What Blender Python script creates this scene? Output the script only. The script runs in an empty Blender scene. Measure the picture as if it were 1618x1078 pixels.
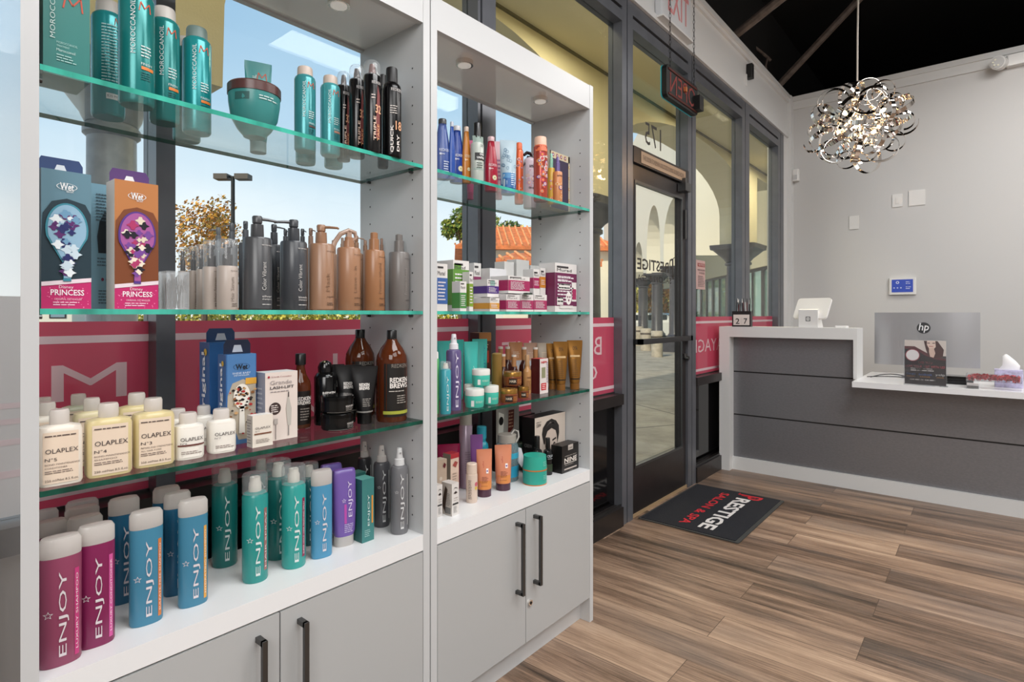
import bpy, bmesh, math, random
from mathutils import Vector, Matrix
S = bpy.context.scene
COL = S.collection
PI = math.pi
# ------------------------------------------------------------------ camera
H = 1.2                      # eye height; most measures of the room are multiples of it
FOC = 900.0                  # focal length in pixels of the 1618 px frame
YAW = math.atan(751/900.0)
SN, CS = math.sin(YAW), math.cos(YAW)
cam = bpy.data.cameras.new('camera'); cam.sensor_width = 36; cam.lens = FOC/1618*36
cam.shift_y = -42/1618; cam.clip_start = .02; cam.clip_end = 500
co = bpy.data.objects.new('camera', cam); COL.objects.link(co)
co.location = (0, 0, H); co.rotation_euler = (PI/2, 0, YAW); S.camera = co
# ------------------------------------------------------------------ view, world
S.view_settings.view_transform = 'Standard'; S.view_settings.look = 'None'
S.view_settings.exposure = 0.0; S.view_settings.gamma = 1.0; S.view_settings.use_curve_mapping = False
try: S.cycles.transparent_max_bounces = 32
except Exception: pass

def lin(c):
    if isinstance(c, str):
        c = c.lstrip('#'); c = tuple(int(c[i:i+2], 16) for i in (0, 2, 4))
    o = []
    for v in c[:3]:
        v = v/255.0
        o.append(v/12.92 if v <= .04045 else ((v+.055)/1.055)**2.4)
    return (o[0], o[1], o[2], 1.0)

w = bpy.data.worlds.new('sky'); S.world = w; w.use_nodes = True
nt = w.node_tree; nt.nodes.clear()
wo = nt.nodes.new('ShaderNodeOutputWorld'); bg = nt.nodes.new('ShaderNodeBackground')
tc = nt.nodes.new('ShaderNodeTexCoord'); sx = nt.nodes.new('ShaderNodeSeparateXYZ'); rp = nt.nodes.new('ShaderNodeValToRGB')
nz = nt.nodes.new('ShaderNodeTexNoise'); nz.inputs['Scale'].default_value = 2.2; nz.inputs['Detail'].default_value = 5
mp = nt.nodes.new('ShaderNodeMapping'); mp.inputs['Scale'].default_value = (1, 1, 3.5)
ad = nt.nodes.new('ShaderNodeMath'); ad.operation = 'MULTIPLY_ADD'; ad.inputs[1].default_value = -.22
nt.links.new(tc.outputs['Generated'], sx.inputs[0]); nt.links.new(tc.outputs['Generated'], mp.inputs[0])
nt.links.new(mp.outputs[0], nz.inputs['Vector']); nt.links.new(nz.outputs['Fac'], ad.inputs[0])
zz = nt.nodes.new('ShaderNodeMath'); zz.operation = 'ADD'; zz.inputs[1].default_value = .11
nt.links.new(sx.outputs['Z'], zz.inputs[0]); nt.links.new(zz.outputs[0], ad.inputs[2])
rp.color_ramp.elements[0].position = 0.0; rp.color_ramp.elements[0].color = lin('#f3f4f6')
rp.color_ramp.elements[1].position = .62; rp.color_ramp.elements[1].color = lin('#7ba6cc')
for p, c in ((.10, '#e6ebf0'), (.20, '#cfdde9'), (.33, '#a9c6de')):
    e = rp.color_ramp.elements.new(p); e.color = lin(c)
nt.links.new(ad.outputs[0], rp.inputs[0]); nt.links.new(rp.outputs[0], bg.inputs[0])
bg.inputs[1].default_value = 1.35; nt.links.new(bg.outputs[0], wo.inputs[0])

def lamp(name, kind, loc, energy, col='#ffffff', size=.3, sizey=None, rot=(0, 0, 0), spread=None):
    l = bpy.data.lights.new(name, kind); l.energy = energy; l.color = lin(col)[:3]
    if kind == 'AREA':
        l.size = size
        if sizey: l.shape = 'RECTANGLE'; l.size_y = sizey
    elif kind == 'SUN': l.angle = size
    elif name == 'chandelier_glow': l.specular_factor = 0.0; l.shadow_soft_size = size
    else: l.shadow_soft_size = size
    o = bpy.data.objects.new(name, l); COL.objects.link(o); o.location = loc; o.rotation_euler = rot
    return o
lamp('sun', 'SUN', (0, 0, 30), 4.2, '#fff0d6', .03, rot=Vector((-.10, .78, -.62)).to_track_quat('-Z', 'Y').to_euler())
for y_, e_ in ((1.2, 14), (5.0, 55), (8.5, 60), (12.0, 60)): lamp('walkway_fill', 'AREA', (-2.75, y_, 4.2), e_, '#ffefc8', .8, .8)  # unseen fill lights added to brighten the walkway by bounce
# ceiling fixtures of the salon (above the frame) and an added fill light
lamp('ceiling_and_fill_light', 'AREA', (.55, 1.3, 3.55), 75, '#ffffff', .9, 2.2)
lamp('ceiling_and_fill_light', 'AREA', (1.8, 3.6, 3.6), 70, '#fffcf8', 1.2, 2.2)
lamp('ceiling_and_fill_light', 'AREA', (2.6, .4, 3.6), 80, '#fffefc', 2.0, 2.2)
lamp('ceiling_and_fill_light', 'AREA', (.6, 5.0, 3.6), 34, '#fffcf8', 1.0, 1.0)
lamp('ceiling_and_fill_light', 'AREA', (1.6, -2.0, 2.9), 75, '#fffefc', 2.0, 1.6, rot=(math.radians(58), 0, math.radians(38)))  # fill added behind the camera, tilted into the room

# ------------------------------------------------------------------ pixel <-> place
def ratio(px):
    u = (px-809)/FOC
    return (-SN+CS*u, CS+SN*u)          # world X and Y per unit of depth
def onZ(px, py, Z):                      # on the horizontal plane Z (metres)
    d = (H-Z)*FOC/(py-497.0); a, b = ratio(px)
    return a*d, b*d, d
def onX(px, X):
    a, b = ratio(px); d = X/a
    return X, b*d, d
def onY(px, Y):
    a, b = ratio(px); d = Y/b
    return a*d, Y, d
def zat(py, d): return H+(497.0-py)/FOC*d

# ------------------------------------------------------------------ materials
MATS = {}
def _new(key):
    m = bpy.data.materials.new(key); m.use_nodes = True; MATS[key] = m
    return m, m.node_tree, m.node_tree.nodes['Principled BSDF']
def mat(c, rough=.5, metal=0.0, spec=.5, key=None, coat=0.0, noise=0.0, nscale=30.0, bump=0.0, emit=0.0, stretch=None):
    key = key or '%s_%g_%g_%g_%g_%g_%g' % (c if isinstance(c, str) else '%d_%d_%d' % tuple(c), rough, metal, coat, noise, bump, emit)
    if key in MATS: return MATS[key]
    m, t, p = _new(key)
    p.inputs['Base Color'].default_value = lin(c); p.inputs['Roughness'].default_value = rough
    p.inputs['Metallic'].default_value = metal; p.inputs['Specular IOR Level'].default_value = spec
    p.inputs['Coat Weight'].default_value = coat
    if emit: p.inputs['Emission Color'].default_value = lin(c); p.inputs['Emission Strength'].default_value = emit
    if noise or bump:
        n = t.nodes.new('ShaderNodeTexNoise'); n.inputs['Scale'].default_value = nscale; n.inputs['Detail'].default_value = 6
        tcx = t.nodes.new('ShaderNodeTexCoord'); mpx = t.nodes.new('ShaderNodeMapping')
        if stretch: mpx.inputs['Scale'].default_value = stretch
        t.links.new(tcx.outputs['Object'], mpx.inputs[0]); t.links.new(mpx.outputs[0], n.inputs['Vector'])
        if noise:
            r = t.nodes.new('ShaderNodeValToRGB'); l = lin(c)
            r.color_ramp.elements[0].position = .3; r.color_ramp.elements[1].position = .7
            r.color_ramp.elements[0].color = tuple(max(0, v*(1-noise)) for v in l[:3])+(1,)
            r.color_ramp.elements[1].color = tuple(min(1, v*(1+noise)) for v in l[:3])+(1,)
            t.links.new(n.outputs['Fac'], r.inputs[0]); t.links.new(r.outputs[0], p.inputs['Base Color'])
        if bump:
            b = t.nodes.new('ShaderNodeBump'); b.inputs['Strength'].default_value = bump; b.inputs['Distance'].default_value = .01
            t.links.new(n.outputs['Fac'], b.inputs['Height']); t.links.new(b.outputs[0], p.inputs['Normal'])
    return m
def clear(c, opacity=.1, rough=.05, key=None, ior=1.45, transl=0.0, gloss=1.0):
    """see-through sheet: tinted transparency, a share of solid colour, fresnel gloss"""
    key = key or 'clear_%s_%g_%g' % (c, opacity, rough)
    if key in MATS: return MATS[key]
    m, t, p = _new(key); t.nodes.remove(p)
    out = [n for n in t.nodes if n.type == 'OUTPUT_MATERIAL'][0]
    tr = t.nodes.new('ShaderNodeBsdfTransparent'); tr.inputs[0].default_value = tuple(v**.35 for v in lin(c)[:3])+(1,)
    df = t.nodes.new('ShaderNodeBsdfDiffuse'); df.inputs[0].default_value = lin(c)
    if transl:
        tl = t.nodes.new('ShaderNodeBsdfTranslucent'); tl.inputs[0].default_value = lin(c)
        mx0 = t.nodes.new('ShaderNodeMixShader'); mx0.inputs[0].default_value = transl
        t.links.new(df.outputs[0], mx0.inputs[1]); t.links.new(tl.outputs[0], mx0.inputs[2]); dfo = mx0.outputs[0]
    else: dfo = df.outputs[0]
    mx = t.nodes.new('ShaderNodeMixShader'); mx.inputs[0].default_value = opacity
    gl = t.nodes.new('ShaderNodeBsdfGlossy'); gl.inputs['Roughness'].default_value = rough
    # Schlick reflectance from the facing angle (the same from both sides of a thin sheet)
    lw = t.nodes.new('ShaderNodeLayerWeight'); lw.inputs[0].default_value = .5
    pw = t.nodes.new('ShaderNodeMath'); pw.operation = 'POWER'; pw.inputs[1].default_value = 5.0; t.links.new(lw.outputs['Facing'], pw.inputs[0])
    f0 = ((ior-1)/(ior+1))**2; fr = t.nodes.new('ShaderNodeMath'); fr.operation = 'MULTIPLY_ADD'; fr.inputs[1].default_value = (1-f0)*.8; fr.inputs[2].default_value = f0
    t.links.new(pw.outputs[0], fr.inputs[0])
    m2 = t.nodes.new('ShaderNodeMixShader')
    t.links.new(tr.outputs[0], mx.inputs[1]); t.links.new(dfo, mx.inputs[2])
    if gloss != 1.0:
        ml = t.nodes.new('ShaderNodeMath'); ml.operation = 'MULTIPLY'; ml.inputs[1].default_value = gloss
        t.links.new(fr.outputs[0], ml.inputs[0]); t.links.new(ml.outputs[0], m2.inputs[0])
    else: t.links.new(fr.outputs[0], m2.inputs[0])
    t.links.new(mx.outputs[0], m2.inputs[1]); t.links.new(gl.outputs[0], m2.inputs[2]); t.links.new(m2.outputs[0], out.inputs[0])
    return m

# ------------------------------------------------------------------ mesh builder
class M:
    def __init__(s): s.v = []; s.f = []; s.mi = []; s.sm = []; s.mats = []
    def slot(s, m):
        if m not in s.mats: s.mats.append(m)
        return s.mats.index(m)
    def add(s, vs, fs, m, smooth=False):
        b = len(s.v); s.v += [tuple(v) for v in vs]; k = s.slot(m)
        for f in fs: s.f.append(tuple(b+i for i in f)); s.mi.append(k); s.sm.append(smooth)
    def box(s, x0, x1, y0, y1, z0, z1, m, faces=None):
        vs = [(x, y, z) for z in (z0, z1) for y in (y0, y1) for x in (x0, x1)]
        fs = {'b': (0, 2, 3, 1), 't': (4, 5, 7, 6), 'f': (0, 1, 5, 4), 'k': (2, 6, 7, 3), 'l': (0, 4, 6, 2), 'r': (1, 3, 7, 5)}
        if isinstance(m, dict):
            for k, f in fs.items(): s.add([vs[i] for i in f], [(0, 1, 2, 3)], m.get(k, m.get('*')))
        else: s.add(vs, list(fs.values()), m)
        return s
    def rbox(s, x0, x1, y0, y1, z0, z1, m, r=.01, n=3):     # box with its vertical edges rounded (loft)
        cx, cy = (x0+x1)/2, (y0+y1)/2; a, b = (x1-x0)/2, (y1-y0)/2
        pts = []
        for sx_, sy_, a0 in ((1, 1, 0), (-1, 1, 90), (-1, -1, 180), (1, -1, 270)):
            for k in range(n+1):
                t = math.radians(a0+90*k/n); pts.append((cx+sx_*(a-r)+r*math.cos(t), cy+sy_*(b-r)+r*math.sin(t)))
        N = len(pts); vs = [(x, y, z0) for x, y in pts]+[(x, y, z1) for x, y in pts]
        s.add(vs, [(i, (i+1) % N, N+(i+1) % N, N+i) for i in range(N)]+[tuple(range(N-1, -1, -1)), tuple(range(N, 2*N))], m)
        return s
    def loft(s, secs, m, seg=24, cx=0, cy=0, caps=True, smooth=True):
        rings = []
        for q in secs:
            z, rx, ry = q[0], q[1], q[2]; n = q[3] if len(q) > 3 else 2.0
            ox = q[4] if len(q) > 4 else 0; oy = q[5] if len(q) > 5 else 0
            ring = []
            for i in range(seg):
                t = 2*PI*(i+.5)/seg; c, d = math.cos(t), math.sin(t)
                ring.append((cx+ox+rx*math.copysign(abs(c)**(2/n), c), cy+oy+ry*math.copysign(abs(d)**(2/n), d), z))
            rings.append(ring)
        vs = [p for r in rings for p in r]; fs = []
        for k in range(len(rings)-1):
            for i in range(seg):
                j = (i+1) % seg; fs.append((k*seg+i, k*seg+j, (k+1)*seg+j, (k+1)*seg+i))
        s.add(vs, fs, m, smooth)
        if caps:
            s.add(rings[0], [tuple(range(seg-1, -1, -1))], m); s.add(rings[-1], [tuple(range(seg))], m)
        return s
    def cyl(s, p, q, r, m, seg=12, r2=None):
        p, q = Vector(p), Vector(q); d = (q-p).normalized()
        a = d.orthogonal().normalized(); b = d.cross(a); r2 = r if r2 is None else r2
        vs = [p+(a*math.cos(2*PI*i/seg)+b*math.sin(2*PI*i/seg))*r for i in range(seg)]
        vs += [q+(a*math.cos(2*PI*i/seg)+b*math.sin(2*PI*i/seg))*r2 for i in range(seg)]
        s.add(vs, [(i, (i+1) % seg, seg+(i+1) % seg, seg+i) for i in range(seg)], m, True)
        s.add(vs[:seg], [tuple(range(seg-1, -1, -1))], m); s.add(vs[seg:], [tuple(range(seg))], m)
        return s
    def tube(s, pts, r, m, seg=8, taper=None):
        pts = [Vector(p) for p in pts]; rings = []; a = None
        for k, p in enumerate(pts):
            d = ((pts[min(k+1, len(pts)-1)])-(pts[max(k-1, 0)])).normalized()
            if a is None: a = d.orthogonal().normalized()
            else: a = (a-d*a.dot(d)).normalized()
            b = d.cross(a); rr = r if taper is None else r*(1+(taper-1)*k/(len(pts)-1))
            rings.append([p+(a*math.cos(2*PI*i/seg)+b*math.sin(2*PI*i/seg))*rr for i in range(seg)])
        vs = [x for g in rings for x in g]; fs = []
        for k in range(len(rings)-1):
            for i in range(seg):
                j = (i+1) % seg; fs.append((k*seg+i, k*seg+j, (k+1)*seg+j, (k+1)*seg+i))
        s.add(vs, fs, m, True)
        s.add(rings[0], [tuple(range(seg-1, -1, -1))], m); s.add(rings[-1], [tuple(range(seg))], m)
        return s
    def xf(s, mtx, start=0):
        for i in range(start, len(s.v)): s.v[i] = tuple(mtx @ Vector(s.v[i]))
        return s
    def obj(s, name, parent=None, loc=(0, 0, 0), rz=0.0, sharp=35):
        me = bpy.data.meshes.new(name); me.from_pydata(s.v, [], s.f)
        for m in s.mats: me.materials.append(m)
        me.polygons.foreach_set('material_index', s.mi); me.polygons.foreach_set('use_smooth', s.sm)
        if any(s.sm): me.set_sharp_from_angle(angle=math.radians(sharp))
        me.update()
        o = bpy.data.objects.new(name, me); COL.objects.link(o); o.location = loc; o.rotation_euler = (0, 0, rz)
        if parent: o.parent = parent
        return o
def tag(o, label=None, cat=None, group=None, kind=None):
    if label: o['label'] = label
    if cat: o['category'] = cat
    if group: o['group'] = group
    if kind: o['kind'] = kind
    return o
def thing(name, label, cat, loc=(0, 0, 0), rz=0.0, group=None, kind=None):
    o = bpy.data.objects.new(name, None); COL.objects.link(o); o.empty_display_size = .05
    o.location = loc; o.rotation_euler = (0, 0, rz)
    return tag(o, label, cat, group, kind)
def copy_tree(o, parent=None):
    c = o.copy(); COL.objects.link(c)
    if parent: c.parent = parent
    for ch in [x for x in bpy.data.objects if x.parent == o]: copy_tree(ch, c)
    return c
def B(x0, x1, y0, y1, z0, z1, m): return M().box(x0, x1, y0, y1, z0, z1, m)
def struct(o, label=None): return tag(o, label, kind='structure')

# ------------------------------------------------------------------ lettering and flat artwork laid on a surface
GL = {}
def glyphs(txt, off=0.0):
    k = (txt, off)
    if k in GL: return GL[k]
    cu = bpy.data.curves.new('t', 'FONT'); cu.body = txt; cu.offset = off; cu.resolution_u = 2; cu.fill_mode = 'FRONT'
    ob = bpy.data.objects.new('t', cu); COL.objects.link(ob)
    me = bpy.data.meshes.new_from_object(ob)
    vs = [(v.co.x, v.co.y) for v in me.vertices]; fs = [tuple(p.vertices) for p in me.polygons]
    # front faces only
    bpy.data.objects.remove(ob); bpy.data.curves.remove(cu); bpy.data.meshes.remove(me)
    x0 = min(v[0] for v in vs); x1 = max(v[0] for v in vs); y0 = min(v[1] for v in vs); y1 = max(v[1] for v in vs)
    vs = [((x-x0)/(x1-x0), (y-y0)/(y1-y0)) for x, y in vs]
    GL[k] = (vs, fs, (x1-x0)/(y1-y0)); return GL[k]
def cut(vs, fs, xs):                     # slice flat polygons along vertical lines so that they can bend
    bm = bmesh.new(); V = [bm.verts.new((x, 0, z)) for x, z in vs]
    for f in fs:
        try: bm.faces.new([V[i] for i in f])
        except ValueError: pass
    for x in xs:
        bmesh.ops.bisect_plane(bm, geom=bm.verts[:]+bm.edges[:]+bm.faces[:], plane_co=(x, 0, 0), plane_no=(1, 0, 0))
    bm.verts.index_update()
    r = ([(v.co.x, v.co.z) for v in bm.verts], [tuple(v.index for v in f.verts) for f in bm.faces]); bm.free(); return r
class Host:
    """front face (towards -Y) of a shape given by loft sections, or of a box: lays artwork on it"""
    def __init__(s, m, secs=None, flat=None, w=None, h=None, z0=0.0, eps=.0005):
        s.m = m; s.secs = secs; s.flat = flat; s.w = w; s.h = h; s.z0 = z0; s.e = eps
    def y(s, x, z):
        if s.secs is None: return s.flat-s.e
        q = s.secs; k = 0
        while k < len(q)-2 and z > q[k+1][0]: k += 1
        a, b = q[k], q[k+1]; t = 0 if b[0] == a[0] else min(1, max(0, (z-a[0])/(b[0]-a[0])))
        rx = a[1]+(b[1]-a[1])*t; ry = a[2]+(b[2]-a[2])*t
        n = (a[3] if len(a) > 3 else 2)+((b[3] if len(b) > 3 else 2)-(a[3] if len(a) > 3 else 2))*t
        v = min(.995, abs(x)/max(rx, 1e-6)); return -(ry*(1-v**n)**(1/n))*1.004-s.e
    def lay(s, vs, fs, m, up=0):
        if s.secs is not None:
            n = 7; vs, fs = cut(vs, fs, [s.w*(-1+2*i/n) for i in range(1, n)])
        e = s.e; s.e = e*(1+up); s.m.add([(x, s.y(x, z), z) for x, z in vs], fs, m); s.e = e
    # coordinates of all artwork: x in half-widths (-1..1), z in shares of the height (0..1)
    def art(s, items):
        for it in items:
            k = it[0]; W, Hh, Z = s.w, s.h, s.z0
            if k == 'h':                   # text, x0,x1, z centre, colour [, glyph height share]
                _, t, x0, x1, zc, c = it[:6]; g, f, asp = glyphs(t, it[7] if len(it) > 7 else 0.0)
                L = (x1-x0)*W; gh = it[6]*Hh if len(it) > 6 and it[6] else L/asp
                s.lay([(x0*W+u*L, Z+zc*Hh-gh/2+v*gh) for u, v in g], f, mat(c), 2)
            elif k == 'v':                 # text running upwards: x centre, z0, z1, colour [, glyph width in half-widths]
                _, t, xc, z0, z1, c = it[:6]; g, f, asp = glyphs(t, it[7] if len(it) > 7 else 0.0)
                L = (z1-z0)*Hh; gw = it[6]*W if len(it) > 6 and it[6] else L/asp
                s.lay([(xc*W+gw/2-v*gw, Z+z0*Hh+u*L) for u, v in g], f, mat(c), 2)
            elif k == 'r':
                _, x0, x1, z0, z1, c = it[:6]
                s.lay([(x0*W, Z+z0*Hh), (x1*W, Z+z0*Hh), (x1*W, Z+z1*Hh), (x0*W, Z+z1*Hh)], [(0, 1, 2, 3)], mat(c, .45) if isinstance(c, str) else c, it[6] if len(it) > 6 else 0)
            elif k == 'p':                 # polygon
                s.lay([(x*W, Z+z*Hh) for x, z in it[1]], [tuple(range(len(it[1])))], mat(it[2]), it[3] if len(it) > 3 else 1)
            elif k == 'o':                 # disc: x, z, radius in half-widths
                _, x, z, r, c = it[:5]; n = 18; el = it[6] if len(it) > 6 else 1.0
                s.lay([(x*W+r*W*math.cos(2*PI*i/n), Z+z*Hh+r*W*el*math.sin(2*PI*i/n)) for i in range(n)], [tuple(range(n))], mat(c), it[5] if len(it) > 5 else 1)
            elif k == 'ring':
                _, x, z, r, tk, c = it[:6]; n = 20; el = it[7] if len(it) > 7 else 1.0
                vs = [(x*W+rr*W*math.cos(2*PI*i/n), Z+z*Hh+rr*W*el*math.sin(2*PI*i/n)) for rr in (r, r-tk) for i in range(n)]
                s.lay(vs, [(i, (i+1) % n, n+(i+1) % n, n+i) for i in range(n)], mat(c), it[6] if len(it) > 6 else 1)
            elif k == 'star':              # outlined five-pointed star
                _, x, z, r, c = it[:5]
                def st(q): return [(x*W+(q if i % 2 == 0 else q*.42)*W*math.sin(PI*i/5), Z+z*Hh+(q if i % 2 == 0 else q*.42)*W*math.cos(PI*i/5)) for i in range(10)]
                a, b = st(r), st(r*.68); s.lay(a+b, [(i, (i+1) % 10, 10+(i+1) % 10, 10+i) for i in range(10)], mat(c), 1)
            elif k == 'lines':             # small print: rows of short word marks
                _, x0, x1, z0, z1, n, c = it[:7]; rr = random.Random(int(1000*x0+77*n+990*z1)); vs = []; fs = []
                for i in range(n):
                    zc = Z+(z1-(z1-z0)*(i+.5)/n)*Hh; hh = (z1-z0)*Hh/n*.19; x = x0*W; end = (x0+(x1-x0)*rr.uniform(.7, 1))*W
                    while x < end-.0005:
                        L = min(end-x, W*rr.uniform(.12, .34)); b = len(vs)
                        vs += [(x, zc-hh), (x+L, zc-hh), (x+L, zc+hh), (x, zc+hh)]; fs.append((b, b+1, b+2, b+3)); x += L+W*.04
                s.lay(vs, fs, mat(c), 2)
            elif k == 'M':                 # the angular orange M
                _, x, z, sx_, sz, c = it[:6]; p = [(-1, -1), (-.7, 1), (0, -.35), (.8, 1), (1, -1)]; vs = []; fs = []
                for (ax, az), (bx_, bz) in zip(p[:-1], p[1:]):
                    A = Vector((x*W+ax*sx_*W, Z+z*Hh+az*sz*Hh)); Bv = Vector((x*W+bx_*sx_*W, Z+z*Hh+bz*sz*Hh))
                    nn = (Bv-A).orthogonal().normalized()*sx_*W*.09; b = len(vs)
                    vs += [tuple(A+nn), tuple(A-nn), tuple(Bv-nn), tuple(Bv+nn)]; fs.append((b, b+1, b+2, b+3))
                s.lay(vs, fs, mat(c), 1)
            elif k == 'flow':              # round flower rosette
                _, x, z, r, cs = it
                for j, c in enumerate(cs):
                    q = r*(1-j/len(cs)); n = 24
                    s.lay([(x*W+q*W*(1+.14*math.cos(8*2*PI*i/n*1.5))*math.cos(2*PI*i/n), Z+z*Hh+q*W*(1+.14*math.cos(12*2*PI*i/n))*math.sin(2*PI*i/n)) for i in range(n)], [tuple(range(n))], mat(c), 1+j*.6)
# ================================================================== MATERIALS OF THE PLACE
WALL = mat('#cfcecd', .6, key='wall_paint', bump=.02, nscale=60)
TRIMW = mat('#dcdcdb', .35, key='white_trim')
LAM = mat('#c6c7c8', .3, key='grey_white_laminate')
DOORL = mat('#b2b3b3', .3, key='grey_door_laminate')
SOFF = mat('#eeeff0', .08, key='glossy_laminate', coat=1.0)
INNER = mat('#dcdddd', .3, key='inner_laminate')
BRONZE = mat('#35302f', .32, .5, key='dark_bronze_frame', noise=.12, nscale=14)
BRONZE2 = mat('#686a70', .3, .35, key='grey_bronze_frame', noise=.08, nscale=10)
BLACKGL = mat('#0a090a', .06, key='black_glass_panel')
GLASS = clear('#eef5f2', .0, .0, key='window_glass', ior=1.35)
SHELFG = clear('#eef8f5', .01, .0, key='shelf_glass', ior=1.5)
EDGE = mat('#42ab98', .12, key='green_glass_edge', noise=.45, nscale=16, stretch=(1, 1, .2))
EDGE2 = mat('#0f4a3c', .12, key='dark_green_glass_edge', noise=.5, nscale=30)
METAL = mat('#5d5d5d', .3, .9, key='brushed_nickel')
CHROME = mat('#e6dfd8', .06, 1.0, key='chrome')
BLACK = mat('#0b0a0a', .5, key='black_plastic')
BLACKP = mat('#060505', .9, key='black_plenum')
FILM = clear('#dc6580', .88, .06, key='red_window_film', transl=.5, ior=1.5)
FILMG = clear('#e2e0e1', .93, .15, key='grey_window_film', transl=.3)
FILMW = clear('#f6e6ea', .92, .1, key='white_window_lettering', transl=.4)
VINYL = mat('#2b2621', .5, key='black_vinyl_lettering')

def floor_mat():
    m, t, p = _new('wood_plank_floor'); n = t.nodes; L = t.links
    tc_ = n.new('ShaderNodeTexCoord'); mp_ = n.new('ShaderNodeMapping'); mp_.inputs['Location'].default_value = (.35, -2.466, 0)
    L.new(tc_.outputs['Object'], mp_.inputs[0])
    br = n.new('ShaderNodeTexBrick'); br.offset = .37; br.offset_frequency = 2
    br.inputs['Color1'].default_value = (0, 0, 0, 1); br.inputs['Color2'].default_value = (1, 1, 1, 1); br.inputs['Mortar'].default_value = (.5, .5, .5, 1)
    br.inputs['Scale'].default_value = 1; br.inputs['Mortar Size'].default_value = .0012; br.inputs['Brick Width'].default_value = 1.22; br.inputs['Row Height'].default_value = .1854
    L.new(mp_.outputs[0], br.inputs[0])
    # per-plank offset of the grain
    sc = n.new('ShaderNodeVectorMath'); sc.operation = 'SCALE'; sc.inputs[3].default_value = 40
    L.new(br.outputs['Color'], sc.inputs[0])
    addv = n.new('ShaderNodeVectorMath'); L.new(mp_.outputs[0], addv.inputs[0]); L.new(sc.outputs[0], addv.inputs[1])
    def noise(scale, det, st, rough=.6):
        mm = n.new('ShaderNodeMapping'); mm.inputs['Scale'].default_value = st; L.new(addv.outputs[0], mm.inputs[0])
        q = n.new('ShaderNodeTexNoise'); q.inputs['Scale'].default_value = scale; q.inputs['Detail'].default_value = det; q.inputs['Roughness'].default_value = rough
        L.new(mm.outputs[0], q.inputs[0]); return q
    big = noise(2.2, 6, (.5, 6, 1), .65); fine = noise(13, 10, (.3, 16, 1), .85); patch = noise(1.1, 2, (1, 3, 1))
    a = n.new('ShaderNodeMath'); a.operation = 'MULTIPLY_ADD'; a.inputs[1].default_value = .30
    L.new(br.outputs['Color'], a.inputs[0])
    b = n.new('ShaderNodeMath'); b.operation = 'MULTIPLY_ADD'; b.inputs[1].default_value = 1.05; L.new(big.outputs['Fac'], b.inputs[0])
    c = n.new('ShaderNodeMath'); c.operation = 'MULTIPLY_ADD'; c.inputs[1].default_value = 1.25; c.inputs[2].default_value = -.86; L.new(fine.outputs['Fac'], c.inputs[0])
    L.new(c.outputs[0], b.inputs[2]); L.new(b.outputs[0], a.inputs[2])
    r = n.new('ShaderNodeValToRGB'); cr = r.color_ramp
    cr.elements[0].position = .12; cr.elements[0].color = lin('#2e231d'); cr.elements[1].position = .86; cr.elements[1].color = lin('#d0b399')
    for po, co_ in ((.28, '#574638'), (.42, '#806755'), (.6, '#a78b74')):
        e = cr.elements.new(po); e.color = lin(co_)
    L.new(a.outputs[0], r.inputs[0])
    # some planks greyer
    hs = n.new('ShaderNodeMixRGB'); hs.blend_type = 'MIX'; hs.inputs[2].default_value = lin('#6f655f')
    gp = n.new('ShaderNodeMapRange'); gp.inputs['From Min'].default_value = .5; gp.inputs['From Max'].default_value = .75; gp.inputs['To Max'].default_value = .5
    L.new(patch.outputs['Fac'], gp.inputs[0]); L.new(gp.outputs[0], hs.inputs[0]); L.new(r.outputs[0], hs.inputs[1])
    mo = n.new('ShaderNodeMixRGB'); mo.blend_type = 'MIX'; mo.inputs[2].default_value = lin('#4d3c30')
    L.new(br.outputs['Fac'], mo.inputs[0]); L.new(hs.outputs[0], mo.inputs[1]); L.new(mo.outputs[0], p.inputs['Base Color'])
    rr = n.new('ShaderNodeMapRange'); rr.inputs['To Min'].default_value = .2; rr.inputs['To Max'].default_value = .5
    L.new(fine.outputs['Fac'], rr.inputs[0]); L.new(rr.outputs[0], p.inputs['Roughness'])
    bp = n.new('ShaderNodeBump'); bp.inputs['Strength'].default_value = .25; bp.inputs['Distance'].default_value = .004
    L.new(fine.outputs['Fac'], bp.inputs['Height']); L.new(bp.outputs[0], p.inputs['Normal'])
    return m
FLOORM = floor_mat()
GLX = -1.651                               # window glass
SFX = -1.591                               # inner face of the storefront frame
YB = 6.444                                 # back wall
# ================================================================== ROOM SHELL
struct(B(-1.72, 5, -4, 6.6, -.06, 0, FLOORM).obj('floor'))
struct(B(-1.75, 5, YB, YB+.15, 0, 3.45, WALL).obj('wall_back'))
struct(B(5, 5.1, -4, 6.6, 0, 4.3, WALL).obj('wall_right'))
struct(B(-1.75, 5.1, -4.1, -4, 0, 4.3, WALL).obj('wall_front'))
struct(B(-1.75, SFX, -4, -.62, 0, 3.02, WALL).obj('wall_left'))
struct(B(-1.75, 5.4, -4.4, 9.2, 4.3, 4.4, BLACKP).obj('ceiling'))
struct(B(-1.75, -1.71, -4.4, 9.2, 3.456, 4.3, BLACKP).obj('trim_2'))  # black upper wall added to keep sky light out of the plenum
struct(B(-1.75, 5.4, 9.0, 9.2, 3.40, 4.3, BLACKP).obj('trim_3'))  # added end piece closing the plenum against the sky
struct(B(-1.75, 5.4, YB+.16, 9.0, 3.38, 3.43, BLACKP).obj('trim_4'))  # unseen sheet added behind the wall, also against sky light
m = B(-1.75, SFX, -4, YB, 3.024, 3.45, TRIMW); m.box(SFX, SFX+.018, -4, YB, 3.024, 3.062, TRIMW)
m.box(SFX, SFX+.02, -4, YB, 3.385, 3.415, TRIMW); m.box(SFX, SFX+.035, -4, YB, 3.415, 3.455, TRIMW)
struct(m.obj('trim_5'))
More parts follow.
